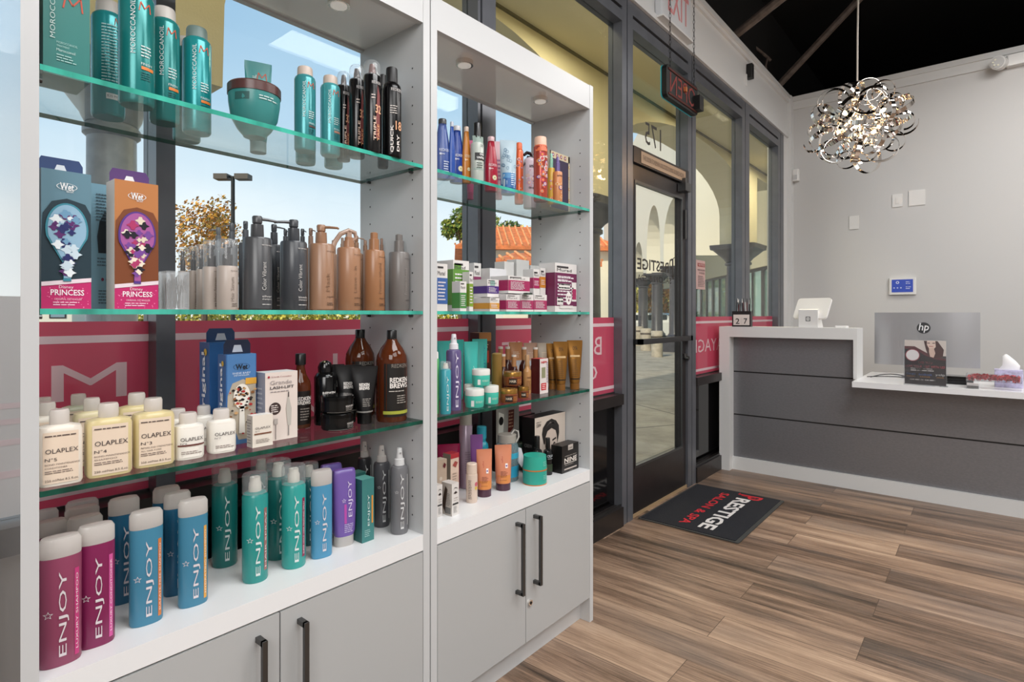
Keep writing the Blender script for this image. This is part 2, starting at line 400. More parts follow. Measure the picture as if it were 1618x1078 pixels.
m = B(SFX+.04, 5, YB-.02, YB, 3.33, 3.45, TRIMW); m.box(SFX+.04, 5, YB-.035, YB, 3.41, 3.46, TRIMW); struct(m.obj('trim_6'))
m = B(-1.75, SFX, 6.22, YB, 0, 3.024, TRIMW); m.box(SFX, SFX+.04, YB-.10, YB, 0, 3.46, TRIMW); struct(m.obj('trim_7'))
struct(B(SFX+.04, 5, YB-.018, YB, 0, .13, TRIMW).obj('baseboard_back'))
# ---- storefront frame: posts between the bays
def post(n, y0, y1, split=None):
    m = M()
    if split: m.box(GLX-.03, SFX, y0, split, 0, 3.02, BRONZE2); m.box(GLX-.03, SFX-.02, split, split+.012, 0, 3.02, BLACK); m.box(GLX-.03, SFX, split+.012, y1, 0, 3.02, BRONZE2)
    else: m.box(GLX-.03, SFX, y0, y1, 0, 3.02, BRONZE2)
    return struct(m.obj('trim_%d' % n))
post(8, .522, .566); post(9, 1.69, 1.80, 1.705); post(10, 2.882, 3.011, 2.935); post(11, 3.81, 3.948, 3.87); post(12, 4.944, 5.136, 5.02); post(13, 6.02, 6.22, 6.10)
# ---- the window bays
def win(n, y0, y1, split=None):
    w_ = bpy.data.objects.new('window_%d' % n, None); COL.objects.link(w_); w_['kind'] = 'structure'; w_.location = (GLX, (y0+y1)/2, 0)
    def o(m, name): ob = m.obj(name, w_, (-GLX, -(y0+y1)/2, 0)); return ob
    m = B(GLX-.03, SFX, y0, y1, 2.868, 2.93, BRONZE2); m.box(GLX-.02, SFX-.02, y0, y1, 2.93, 2.95, BLACK); m.box(GLX-.03, SFX, y0, y1, 2.95, 3.024, BRONZE2)
    o(m, 'window_head')
    o(B(GLX-.04, SFX+.012, y0, y1, .69, .75, BRONZE), 'window_sill')
    m = B(GLX-.03, SFX+.01, y0, y1, 0, .11, BRONZE); m.box(SFX-.012, SFX-.004, y0, y1, .11, .122, METAL); o(m, 'bottom_rail')
    o(B(GLX-.01, GLX+.01, y0 if split is None else split, y1, .11, .69, BLACKGL), 'lower_panel')
    if split is not None: o(B(GLX-.01, GLX+.01, y0, split, .11, .69, mat('#8d8d8d', .3, .6, key='grey_metal_panel', noise=.08, nscale=4, stretch=(1, 20, 1))), 'lower_panel')
    o(B(GLX-.004, GLX+.004, y0, y1, .75, 2.868, GLASS), 'glass')
    if split is None:
        f = o(B(GLX+.0045, GLX+.006, y0, y1, .757, 1.183, FILM), 'window_film'); f['label'] = 'translucent red window film'
    else:
        f = o(B(GLX+.0045, GLX+.006, split, y1, .757, 1.183, FILM), 'window_film'); f['label'] = 'translucent red window film'
        m = B(GLX+.0045, GLX+.006, y0, split, .757, 1.24, FILMG)
        f = o(m, 'window_film'); f['label'] = 'pale grey window film'
    s_ = (split or y0)
    m = B(GLX+.0065, GLX+.0072, s_, y1, 1.132, 1.150, FILMW); m.box(GLX+.0065, GLX+.0072, s_, y1, .777, .795, FILMW)
    m.box(GLX+.0065, GLX+.012, s_, y1, .75, .757, METAL)
    o(m, 'film_stripe')
    return w_, o
def text_on_x(m, t, X, ya, yb, z0, z1, mt, off=0.0):    # laid on a plane of constant X, reading from ya to yb
    g, f, asp = glyphs(t, off); m.add([(X, ya+(yb-ya)*u, z0+(z1-z0)*v) for u, v in g], f, mt)
    return m
w1, o1 = win(1, -.62, .522, .286)
LX = GLX+.0078
m = text_on_x(M(), 'M', LX, .474, .325, .998, 1.082, FILMW); o1(m, 'lettering')
m = M()
for zc, hh in ((1.0, .012), (.965, .012), (.92, .013), (.85, .016)): m.box(GLX+.0065, GLX+.0075, -.3, .285, zc-hh/2, zc+hh/2, FILMW)
o1(m, 'film_stripe')
w2, o2 = win(2, .566, 1.69)
m = text_on_x(M(), 'N', LX, 1.175, 1.055, .972, 1.072, FILMW); text_on_x(m, 'T', LX, 1.33, 1.215, .972, 1.072, FILMW)
text_on_x(m, 'TREATMENT', LX, 1.52, .66, .84, .92, FILMW); o2(m, 'lettering')
w3, o3 = win(3, 1.80, 2.882)
m = text_on_x(M(), 'BLOWOUT', LX, 2.745, 1.9, .976, 1.078, FILMW, .0); text_on_x(m, 'COLOR', LX, 2.70, 2.05, .84, .925, FILMW, .0); o3(m, 'lettering')
w4, o4 = win(4, 3.948, 4.944)
m = text_on_x(M(), 'BALAYAGE', LX, 4.93, 4.02, .917, 1.014, FILMW); o4(m, 'lettering')
w5, o5 = win(5, 5.136, 6.02)
# ---- the door
dr = bpy.data.objects.new('door_1', None); COL.objects.link(dr); dr['kind'] = 'structure'; dr.location = (SFX, 3.41, 0)
def od(m, name, label=None):
    o = m.obj(name, dr, (-SFX, -3.41, 0))
    if label: o['label'] = label
    return o
DX0, DX1 = -1.66, -1.605
od(B(DX0, DX1, 3.016, 3.055, .02, 2.09, BRONZE), 'door_stile'); od(B(DX0, DX1, 3.745, 3.80, .02, 2.09, BRONZE), 'door_stile')
od(B(DX0, DX1, 3.055, 3.745, .02, .285, BRONZE), 'bottom_rail'); od(B(DX0, DX1, 3.055, 3.745, 2.0, 2.09, BRONZE), 'top_rail')
m = M()
for a in ((3.055, 3.067, .285, 2.0), (3.733, 3.745, .285, 2.0), (3.067, 3.733, .285, .30), (3.067, 3.733, 1.985, 2.0)): m.box(DX1-.005, DX1+.004, *a, METAL)
od(m, 'glazing_bead'); od(B(-1.636, -1.63, 3.06, 3.74, .29, 1.995, GLASS), 'glass')
od(B(-1.74, SFX+.005, 3.011, 3.81, 2.095, 2.19, BRONZE), 'door_header', None)
od(B(-1.70, -1.60, 3.011, 3.81, .0, .02, mat('#b59a78', .4, .3)), 'threshold', 'pale metal threshold')
m = B(-1.572, -1.548, 3.03, 3.79, 1.022, 1.055, METAL); m.box(-1.605, -1.548, 3.03, 3.06, 1.022, 1.055, METAL); m.box(-1.605, -1.548, 3.76, 3.79, 1.022, 1.055, METAL); od(m, 'push_bar')
m = M().tube([(-1.69, 3.09, .74), (-1.72, 3.09, .76), (-1.735, 3.09, .85), (-1.735, 3.09, 1.05), (-1.72, 3.09, 1.14), (-1.66, 3.09, 1.16)], .011, METAL); m.tube([(-1.69, 3.09, .74), (-1.66, 3.09, .74)], .011, METAL); od(m, 'pull_handle')
m = B(-1.60, -1.545, 3.66, 3.75, 2.03, 2.085, METAL); m.box(-1.61, -1.56, 3.69, 3.72, 2.085, 2.12, METAL); od(m, 'door_closer')
m = M().cyl((-1.598, 3.775, .9), (-1.598, 3.775, .93), .016, METAL); m.cyl((-1.60, 3.775, .90), (-1.57, 3.775, .90), .014, METAL); od(m, 'door_lock')
m = B(-1.6, -1.59, 3.765, 3.785, 1.72, 1.92, METAL); od(m, 'hinge')
m = text_on_x(M(), 'THIS DOOR TO REMAIN UNLOCKED DURING BUSINESS HOURS', SFX+.0095, 3.12, 3.72, 2.125, 2.155, mat('#6b5646', .6))
m.box(SFX+.006, SFX+.008, 3.10, 3.75, 2.105, 2.175, mat('#a88c72', .5)); od(m, 'door_notice')
m = text_on_x(M(), 'RESTIGE', -1.6285, 3.58, 3.135, 1.475, 1.545, VINYL, .02); text_on_x(m, 'SALON & SPA', -1.6285, 3.62, 3.135, 1.405, 1.445, VINYL)
text_on_x(m, 'P', -1.6285, 3.655, 3.59, 1.45, 1.575, VINYL, -.01); m.tube([(-1.6285, 3.665, 1.47), (-1.6285, 3.65, 1.44), (-1.6285, 3.635, 1.46), (-1.6285, 3.64, 1.57), (-1.6285, 3.668, 1.585)], .003, VINYL)
od(m, 'door_lettering', 'black lettering on the door glass')
# transom over the door
w6 = bpy.data.objects.new('window_6', None); COL.objects.link(w6); w6['kind'] = 'structure'; w6.location = (GLX, 3.41, 2.2)
def o6(m, name): return m.obj(name, w6, (-GLX, -3.41, -2.2))
o6(B(GLX-.004, GLX+.004, 3.011, 3.81, 2.19, 2.868, GLASS), 'glass')
m = B(GLX-.03, SFX, 3.011, 3.81, 2.868, 2.93, BRONZE2); m.box(GLX-.02, SFX-.02, 3.011, 3.81, 2.93, 2.95, BLACK); m.box(GLX-.03, SFX, 3.011, 3.81, 2.95, 3.024, BRONZE2); o6(m, 'window_head')
o6(text_on_x(M(), '175', GLX+.006, 3.50, 3.27, 2.27, 2.41, VINYL), 'lettering')

# ================================================================== CABINETS
FX, BX = -1.1887, -1.478
SH = [1.342*H, 1.008*H, .758*H]; CT = .4963*H
def pins(m, X, ys, zs):
    for y in ys:
        for z in zs: m.cyl((y, 0, 0), (y, 0, 0), .003, BLACK)
def cabinet(label, y0, y1, lock):
    P = .0235
    t = thing('display_cabinet', label, 'cabinet', (FX, (y0+y1)/2, 0)); ox, oy = -FX, -(y0+y1)/2
    def o(m, name, par=t, label=None):
        ob = m.obj(name, par, (ox, oy, 0) if par is t else (0, 0, 0))
        if label: ob['label'] = label
        return ob
    for k, (a, b) in enumerate(((y0, y0+P), (y1-P, y1))):
        m = B(BX, FX, a, b, 0, 1.7456*H, {'r': LAM, '*': mat('#c6c7c8', .05, key='glossy_side_laminate', coat=1.0)} if k == 0 and not lock else LAM)
        if k == 1:                          # bored holes for the shelf pins on the inner face
            for X in (FX-.045, BX+.05):
                z = .64
                while z < 1.93:
                    vs = [(X+.0026*math.cos(i*PI/4), a-.0006, z+.0026*math.sin(i*PI/4)) for i in range(8)]
                    m.add(vs, [tuple(range(8))], BLACK); z += .052
        o(m, 'side_panel')
    a, b = y0+P, y1-P
    o(B(FX-.02, FX-.001, a, b, 1.668*H, 1.7456*H-.002, LAM), 'front_fascia'); o(B(BX, BX+.018, a, b, 1.668*H, 1.7456*H-.002, LAM), 'rear_fascia')
    m = B(BX+.018, FX-.02, a, b, 1.664*H+.01, 1.664*H+.028, SOFF); o(m, 'top_board')
    o(B(BX+.0, FX-.0005, a, b, .46*H, CT, mat('#e9e9ea', .22, key='white_counter')), 'counter_board')
    o(B(BX, BX+.016, a, b, .05, .46*H, INNER), 'back_panel'); o(B(BX+.016, FX-.03, a, b, .078, .094, INNER), 'bottom_board')
    o(B(FX-.06, FX-.045, a, b, 0, .078, LAM), 'kick_board')
    md = (a+b)/2
    for k, (c, d) in enumerate(((a+.002, md-.0015), (md+.0015, b-.002))):
        dd = o(B(FX-.019, FX, c, d, .0975, .456*H, DOORL), 'door')
        hy = d-.048 if k == 0 else c+.044
        m = B(FX+.024, FX+.033, hy-.0055, hy+.0055, .283, .517, METAL)
        for z in (.283, .506): m.box(FX, FX+.03, hy-.0055, hy+.0055, z, z+.011, METAL)
        o(m, 'handle', dd)
        if k == 1 and lock:
            m = M().cyl((FX, c+.019, .226), (FX+.006, c+.019, .226), .010, CHROME, 20); m.cyl((FX+.006, c+.019, .226), (FX+.0075, c+.019, .226), .005, BLACK, 16); o(m, 'lock', dd)
    for i, z in enumerate(SH):
        E = EDGE if i < 2 else EDGE2
        s = o(B(BX+.001, FX-.0006, a+.001, b-.001, z-.0095, z, {'t': SHELFG, 'b': SHELFG, 'r': E, '*': EDGE2}), 'glass_shelf', label='clear glass shelf with a green edge')
        for X in (FX-.045, BX+.05):
            for yy, sg in ((a, 1), (b, -1)):
                m = M().cyl((X, yy, z-.0135), (X, yy+sg*.012, z-.0135), .004, METAL, 8); o(m, 'shelf_pin', s)
    for f in (.25, .75):
        m = M()
        yy = a+(b-a)*f; m.cyl((FX-.09, yy, 1.664*H-.004), (FX-.09, yy, 1.664*H+.01), .028, CHROME, 20); m.cyl((FX-.09, yy, 1.664*H-.006), (FX-.09, yy, 1.664*H-.003), .021, mat('#e9e6e0', .3, key='puck_lens', emit=.25), 20)
        o(m, 'puck_light')
    return t
YA0, YA1 = .1633*H, .890*H; YC0, YC1 = .8935*H, 1.601*H
cabinet('tall white open-backed display cabinet, the nearer of the two, with the shampoo bottles', YA0, YA1, False)
cabinet('tall white open-backed display cabinet beside the entrance door, with a lock on one door', YC0, YC1, True)

# ================================================================== RECEPTION DESK
DARK = mat('#87878b', .32, .5, key='brushed_grey_laminate', noise=.07, nscale=40, stretch=(1.5, 1, 3))
DY = 3.69*H; PY = 3.768*H
t = thing('reception_desk', 'two-level white reception desk with dark grey panels along its front', 'desk', (-.4, DY, 0))
def o(m, name, par=t, label=None):
    ob = m.obj(name, par, (.4, -DY, 0) if par is t else (0, 0, 0))
    if label: ob['label'] = label
    return ob
X0, XL = -1.332*H, -1.267*H; XR0, XR1 = -.579*H, -.5606*H; XE = .62*H
m = B(X0, XL, DY, 3.885*H, 0, .857*H, TRIMW); o(m, 'desk_leg')
o(B(X0, XR1, DY, 3.885*H, .857*H, .922*H, TRIMW), 'upper_counter')
o(B(XR0, XR1, DY, 3.885*H, .635*H, .857*H, TRIMW), 'end_post')
G = .005
o(B(XL, XR0, PY, PY+.02, .6306*H+G, .857*H, DARK), 'front_panel', label='dark grey panel under the upper counter')
o(B(XL, XE, PY, PY+.02, .353*H+G, .6306*H-G, DARK), 'front_panel', label='dark grey middle panel')
o(B(XL, XE, PY, PY+.02, .07*H, .353*H-G, DARK), 'front_panel', label='dark grey bottom panel')
o(B(XL, XE, PY+.02, PY+.03, 0, .60*H, BLACK), 'backing_board')
o(B(XL, XR0, PY+.0015, PY+.02, .6306*H-G, .6306*H+G, BLACK), 'gap_shade'); o(B(XL, XE, PY+.0015, PY+.02, .353*H-G, .353*H+G, BLACK), 'gap_shade')  # black filler standing in for the shade inside the panel gaps
o(B(XL, XE, 3.745*H, PY+.001, 0, .08*H, TRIMW), 'base_board')
o(B(-.5655*H, XE+.02, 3.566*H, 4.25*H, .604*H, .635*H, mat('#e8e8ea', .2, key='glossy_white_top')), 'lower_counter')
o(B(XE, XE+.02, PY, 4.25*H, 0, .604*H, TRIMW), 'end_panel')

# ================================================================== FLOOR MAT
MATB = mat('#17181f', .95, key='carpet_mat', noise=.5, nscale=260, bump=.4)
t = thing('floor_mat', 'dark carpet doormat with red and white lettering lying before the entrance door', 'doormat', (-1.286, 3.48, 0))
m = M().rbox(-.289, .289, -.44, .44, 0.001, .006, mat('#3a3a39', .7), .012); m.obj('rubber_border', t)
m = B(-.275, .268, -.425, .425, .006, .009, MATB)
def mtext(tx, ya, yb, x0, x1, mt, off=0.0):   # reading from ya to yb, tops towards the room
    g, f, a_ = glyphs(tx, off); m.add([(x0+(x1-x0)*v, ya+(yb-ya)*u, .0097) for u, v in g], f, mt)
RED = mat('#c0202c', .9); WHT = mat('#d9d4d2', .9)
mtext('RESTIGE', .30, -.36, .035, .125, WHT, .03); mtext('P', .39, .31, .02, .175, RED, .0); mtext('SALON & SPA', .34, -.36, -.075, -.02, RED, .02)
m.tube([(.02, .405, .0098), (.05, .36, .0098), (.14, .35, .0098)], .0022, RED)
m.obj('carpet_pile', t)
# ================================================================== PRODUCTS
FROST = clear('#fbf6f2', .82, .12, key='frosted_cap', transl=.5)
CLEARP = clear('#f2f5f7', .13, .03, key='clear_plastic')
RZ = PI/2                                # product fronts face the room
def place(name, label, cat, grp, px, wpx, ty, Z, py=None, X=None, rz=0.0, turn=.5):
    if py is not None: x, y, d = onZ(px, py, Z)
    else: x, y, d = onX(px, X)
    w_ = wpx/FOC*d; h_ = zat(ty, d)-Z
    t = thing(name, label, cat, (x, y, Z+.0004), RZ+rz+turn*math.atan2(-y, -x), grp)   # turned a little towards the aisle
    return t, w_/2, h_
def cyl_secs(r, z0, z1, k=1.0, n=2.0, bev=.003): return [(z0, r*.93, r*k*.93, n), (z0+bev, r, r*k, n), (z1-bev, r, r*k, n), (z1, r*.93, r*k*.93, n)]
def can(name, label, grp, px, wpx, ty, col, cap, art, Z=SH[0], cat='spray can', capf=.11, capr=.74, dome=.055, **kw):
    t, r, h = place(name, label, cat, grp, px, wpx, ty, Z, **kw); hb = h*(1-capf)
    secs = [(0, r*.9, r*.9), (.003, r*.98, r*.98), (.006, r, r), (hb*(1-dome)-.0, r, r), (hb*(1-dome*.45), r*.93, r*.93), (hb, r*capr, r*capr)]
    m = M().loft(secs, mat(col, .22, .25), 28); Host(m, secs=secs, w=r, h=h).art(art); m.obj('can_body', t)
    M().loft([(hb, r*capr, r*capr), (h-.006, r*capr*.97, r*capr*.97), (h-.002, r*capr*.9, r*capr*.9), (h, r*capr*.7, r*capr*.7)], cap if not isinstance(cap, str) else mat(cap, .4), 24).obj('cap', t)
    return t, r, h
TEAL = '#1f8f92'; TEALG = '#1d7f7d'
def moroc(w='#d8e4e4', fin='#e0803a', back=False):
    if back: return [('M', .45, .80, .2, .03, '#c4553a'), ('lines', -.5, .7, .25, .77, 20, '#a9d0d0'), ('r', -.25, .45, .13, .18, '#d9d9d6', 2), ('h', '$25.99', -.2, .4, .155, '#444444', .022)]
    return [('v', 'MOROCCANOIL', -.35, .38, .80, w, .26), ('M', .3, .76, .32, .035, '#d4532f'), ('lines', .08, .75, .36, .46, 4, w), ('h', 'FINISH', .08, .7, .31, w, .02), ('r', .1, .8, .265, .29, fin, 2), ('lines', .08, .75, .18, .25, 4, '#0f5a5c')]
G1 = 'teal hair product cans on the top shelf'
CAPW = '#c9c4be'
Z0 = SH[0]
# --- top shelf, nearer cabinet
def carton(name, label, grp, px0, px1, ty, Z, Xf, dep, cols, art=(), cat='box', side=(), rz=0.0, lid=None, h=None, partname='carton'):
    """box whose front face lies on X = Xf between two sight lines; side = artwork on the left face"""
    _, ya, da = onX(px0, Xf); _, yb, db = onX(px1, Xf); w_ = yb-ya; hh = h or zat(ty, (da+db)/2)-Z
    t = thing(name, label, cat, (Xf-dep/2, (ya+yb)/2, Z+.0004), RZ+rz, grp); a, c = w_/2, dep/2
    front, sidec = cols[0], cols[1]; top = cols[2] if len(cols) > 2 else sidec
    fm, sm_, tm = [mat(q, .4) if isinstance(q, str) else q for q in (front, sidec, top)]
    m = M().box(-a, a, -c, c, 0, hh, {'f': fm, 't': tm, 'b': tm, '*': sm_})
    Host(m, flat=-c, w=a, h=hh).art(art)
    if side:
        n0 = len(m.v); Host(m, flat=-a, w=c, h=hh).art(side); m.xf(Matrix.Rotation(-PI/2, 4, 'Z'), n0)
    m.obj(partname, t)
    return t, a, c, hh
gt = [('r', -1, 1, 0, 1, '#14706c')]
carton('treatment_box', 'tall dark teal box at the left end of the top shelf of the nearer cabinet', None, 68, 142, -34, Z0, -1.225, .085, ('#14736d', '#0e5a57'),
       [('v', 'MOROCCANOIL', -.62, .36, 1.0, '#bfd6d2', .22), ('M', .25, .76, .42, .07, '#b8452c'), ('h', 'MOROCCANOIL', -.45, .45, .33, '#9cc4be', .022), ('h', 'TREATMENT', -.45, .1, .295, '#9cc4be', .02), ('h', 'Moroccanoil', -.45, .35, .255, '#b9d4d0', .028), ('lines', -.45, .45, .14, .22, 3, '#9cc4be')],
       side=[('lines', -.8, .8, .1, .8, 24, '#3f8a86')])
can('aerosol_can', 'teal can with its ingredient side and price sticker turned forward, on the top shelf', G1, 171, 45, 4, TEAL, CAPW, moroc(back=True), py=187)
can('aerosol_can', 'teal can on the top shelf reaching above the frame, second can from the left', G1, 216, 49, -28, TEALG, CAPW, moroc(), py=169)
can('aerosol_can', 'teal can with a cream cap on the top shelf, third can from the left', G1, 260, 42, 14, TEALG, CAPW, moroc(), py=196)
can('aerosol_can', 'teal can half hidden behind the fourth can from the left on the top shelf', G1, 295, 39, 61, TEAL, CAPW, moroc(), py=224)
can('aerosol_can', 'teal can with a grey cap on the top shelf, nearest left of the wide jar', G1, 311, 41, 45, TEAL, '#6f8480', moroc(), py=212)
# jar and tube
def jar(name, label, grp, px, wpx, ty, Z, body, lid, lidf=.2, art=(), bowl=False, k=1.0, cat='jar', lidover=1.03, rough=.3, **kw):
    t, r, h = place(name, label, cat, grp, px, wpx, ty, Z, **kw); hb = h*(1-lidf)
    if bowl: secs = [(0, r*.42, r*.42), (.004, r*.46, r*.46), (hb*.18, r*.66, r*.66), (hb*.45, r*.9, r*.9), (hb*.8, r*.985, r*.985), (hb, r, r)]
    else: secs = [(0, r*.9, r*.9), (.004, r*.97, r*.97), (hb*.9, r, r), (hb, r*.97, r*.97)]
    m = M().loft(secs, mat(body, rough) if isinstance(body, str) else body, 32); Host(m, secs=secs, w=r, h=h).art(art); m.obj('jar_body', t)
    q = r*lidover*(.97 if not bowl else 1); M().loft([(hb, q, q), (h-.004, q, q), (h-.001, q*.96, q*.96), (h, q*.8, q*.8)], mat(lid, .3) if isinstance(lid, str) else lid, 32).obj('lid', t)
    return t, r, h
jar('mask_jar', 'wide teal bowl-shaped jar with a brown lid on the top shelf', None, 402, 76, 138, Z0, '#3f8c8a', '#55312e', .2, [('r', -.85, -.4, .6, .74, '#2c5c5a', 1), ('lines', -.05, .75, .62, .72, 2, '#cfe2e0')], bowl=True, py=218)
def squeeze(name, label, grp, px, wpx, ty, Z, body, cap, capf=.14, art=(), topw=1.0, botw=.62, cat='tube', rough=.3, metal=0.0, **kw):
    """tube standing on its cap: round below, flattened at the top"""
    t, a, h = place(name, label, cat, grp, px, wpx, ty, Z, turn=.8, **kw); hc = h*capf; rb = a*botw
    secs = [(hc, rb, rb, 2)]
    for i in range(1, 8):
        f = i/7; secs.append((hc+(h*.94-hc)*f, rb+(a*topw-rb)*f**.8, rb+(.0022-rb)*f**1.3, 2))
    secs.append((h, a*topw, .0018, 2))
    m = M().loft(secs, mat(body, rough, metal) if isinstance(body, str) else body, 28); Host(m, secs=secs, w=a, h=h).art(art); m.obj('tube_body', t)
    M().loft([(0, rb*.97, rb*.97), (hc-.001, rb*.97, rb*.97)], mat(cap, .3) if isinstance(cap, str) else cap, 24).obj('cap', t)
    return t, a, h
squeeze('cream_tube', 'teal tube standing on its clear cap behind the wide jar on the top shelf', None, 408, 40, 99, Z0, '#3a8f90', '#8fa9aa', .12, [('v', 'MOROCCANOIL', -.3, .4, .85, '#cfe2e0', .3), ('M', .25, .84, .35, .04, '#c4553a')], py=242)
can('aerosol_can', 'lighter teal can standing alone between the jar and the black cans on the top shelf', G1, 482, 32, 107, '#3f9398', '#c9b8ac', moroc('#cfe0e0', '#5a4a46'), py=240)
can('aerosol_can', 'teal can behind the lone lighter teal can, mostly its base visible', G1, 483, 30, 118, '#4a9a9d', '#c9b8ac', moroc(), py=260)
can('aerosol_can', 'small teal can with a beige cap next to the black cans on the top shelf', G1, 522, 30, 121, '#4a9da2', '#c9b8ac', moroc('#cfe0e0', '#b98a78'), py=247)
can('aerosol_can', 'teal can hidden behind the small teal can next to the black cans', G1, 527, 28, 134, '#4a9a9d', '#c9b8ac', moroc(), py=266)
G2 = 'black styling cans on the top shelf'
def clearcap_can(label, px, wpx, ty, art, cap2='#2a1512', **kw):
    t, r, h = place('styling_can', label, 'spray can', G2, px, wpx, ty, Z0, **kw); hb = h*.84
    secs = [(0, r*.94, r*.94), (.004, r, r), (hb*.97, r, r), (hb, r*.9, r*.9)]
    m = M().loft(secs, mat('#0c0b0d', .18), 28); Host(m, secs=secs, w=r, h=h).art(art); m.obj('can_body', t)
    M().loft([(hb, r*.45, r*.45), (h*.90, r*.42, r*.42), (h*.96, r*.3, r*.3)], mat(cap2, .3), 16).obj('nozzle', t)
    M().loft([(hb*.985, r*.97, r*.97), (h-.012, r*.97, r*.97), (h-.004, r*.8, r*.8), (h, r*.5, r*.5)], CLEARP, 24).obj('clear_cap', t)
tri = [('h', 'REDKEN', -.35, .75, .74, '#d8d2d0', .03), ('p', [(.1, .15), (.65, .15), (.65, .62), (.35, .72), (.2, .5)], '#7a3433', 1), ('v', 'TRIPLE', -.02, .12, .38, '#e9cbb8', .3, .02), ('v', 'TAKE', .42, .12, .30, '#e0a070', .3, .02), ('h', '32', .05, .8, .46, '#e8b08a', .09, .02), ('lines', -.4, .2, .56, .62, 2, '#e8d8d0')]
clearcap_can('black can with a clear cap, leftmost of the black cans on the top shelf', 543, 20, 114, tri, py=255)
clearcap_can('black can with a clear cap, second of the black cans on the top shelf', 564, 24, 104, tri, py=250)
clearcap_can('tallest black can, with a brown nozzle under its clear cap and 32 on it', 588, 27, 97, tri, '#6b3a30', py=243)
can('styling_can', 'black can mostly hidden between the can marked 32 and the can marked 18', G2, 606, 20, 118, '#0d0c0e', '#111', [], py=262, capf=.16) if False else None
can('styling_can', 'black can with a black cap and 18 on its front, rightmost on the top shelf', G2, 619, 30, 108, '#0b0a0c', '#141315',
    [('h', 'REDKEN', -.4, .8, .73, '#d8d2d0', .032), ('v', 'QUICK', -.3, .04, .34, '#eae2dc', .34, .02), ('v', 'DRY', .35, .06, .24, '#eae2dc', .3, .02), ('h', '18', .05, .8, .34, '#e6a980', .1, .02), ('lines', -.5, .3, .46, .56, 4, '#cfc6c0')], py=251, capf=.17, capr=.62, dome=.1)
can('styling_can', 'black can showing only its shoulder behind the can marked 18', G2, 605, 17, 119, '#0d0c0e', '#141315', [], py=266, capf=.16)

# --- middle shelf, nearer cabinet
Z1 = SH[1]
def brushbox(label, px0, px1, ty, Xf, dep, col, dark, side, pink='#c02468'):
    fl = [('r', -1, 1, .0, .20, pink, 0), ('p', [(-1, .19), (1, .23), (1, .20), (-1, .16)], '#e8d6de', 2), ('ring', .0, .885, .42, .03, '#e9eef0', 2, .42), ('h', 'Wet', -.28, .28, .885, '#f0f3f4', .055, .02), ('h', 'BRUSH', -.02, .25, .85, '#e9eef0', .012),
          ('p', [(-1, .17), (1, .21), (1, .5), (.98, .70), (.75, .77), (0, .80), (-.6, .77), (-.95, .68), (-1, .5)], dark, 1),
          ('h', 'Disney', -.32, .26, .155, '#f0dce6', .028), ('h', 'PRINCESS', -.65, .7, .118, '#f6e9f0', .042, .015), ('h', 'ORIGINAL DETANGLER', -.5, .6, .07, '#f0c8da', .014), ('lines', -.55, .65, .02, .055, 2, '#f0c8da')]
    rr = random.Random(int(px0)); fl += [('o', rr.uniform(-.9, .9), rr.uniform(.01, .15), rr.uniform(.015, .035), '#e678a8', 1) for _ in range(40)]
    t, a, c, h = carton('hairbrush_box', label, 'boxed hairbrushes on the middle shelf', px0, px1, ty, Z1, Xf, dep, (col, side, col), fl)
    # hanging tab, brush showing through the window
    m = M(); pts = [(-a*.95, h), (a*.88, h), (a*.88, h+.018), (a*.72, h+.028), (-a*.82, h+.028), (-a*.95, h+.018)]
    m.add([(x, .012, z) for x, z in pts]+[(x, .0135, z) for x, z in pts], [(0, 1, 2, 3, 4, 5), (11, 10, 9, 8, 7, 6)]+[(i, 6+i, 6+(i+1) % 6, (i+1) % 6) for i in range(6)], mat('#2f4776' if dark[1] == '1' else '#5a3a78', .4))
    m.add([(x, .0113, z) for x, z in ((-a*.3, h+.006), (a*.2, h+.006), (a*.1, h+.016), (-a*.2, h+.016))], [(0, 1, 2, 3)], mat('#e6ebf0')); m.obj('hanging_tab', t)
    return t, a, c, h
def brush(t, a, c, h, rim, fills, lean=0.0):
    """paddle brush with a patterned back behind the window of its box"""
    m = M(); n = 40; out = []
    for i in range(n):
        th = 2*PI*i/n; x = math.sin(th); z = math.cos(th)
        if z > -.35: px_, pz = a*.86*x, h*(.575+.19*z)
        else: px_, pz = None, None
        out.append((px_, pz))
    head = [(x, z) for x, z in out if x is not None]
    head = sorted([p for p in head if p[0] >= 0], key=lambda p: -p[1])+[(a*.14, h*.32), (a*.16, h*.20), (-a*.16, h*.20), (-a*.14, h*.32)]+sorted([p for p in head if p[0] < 0], key=lambda p: p[1])
    N = len(head); y0 = -c-.0035
    m.add([(x, y0, z) for x, z in head]+[(x, y0+.002, z) for x, z in head], [tuple(range(N))]+[(i, (i+1) % N, N+(i+1) % N, N+i) for i in range(N)], mat(rim, .3))
    ins = [(x*.9, h*.55+(z-h*.55)*.94) for x, z in head]; m.add([(x, y0-.0006, z) for x, z in ins], [tuple(range(N))], mat(fills[0], .3))
    rr = random.Random(len(fills)*7+int(a*9000))
    for i in range(46):                    # petal pattern on the back of the brush
        zz = rr.uniform(.26, .70); hw = .66*math.sqrt(max(0, 1-((zz-.575)/.18)**2))*.92 if zz > .44 else .10+(.44-.26)*0+max(0, (zz-.32))*3.4
        xx = rr.uniform(-hw, hw)*.9; q = rr.uniform(.10, .24)*a; col = fills[1+i % (len(fills)-1)]
        k_ = 7; m.add([(xx*a+q*(1+.35*math.cos(j*2.5))*math.cos(2*PI*j/10), y0-.0009-.00003*i, zz*h+q*(1+.35*math.cos(j*2.5))*math.sin(2*PI*j/10)) for j in range(10)], [tuple(range(10))], mat(col, .3))
    m.obj('brush_back', t)
t1, a, c, h = brushbox('blue brush box with a pink base at the left end of the middle shelf', 65, 144, 271, -1.24, .045, '#5f8494', '#14303c', '#5c7684')
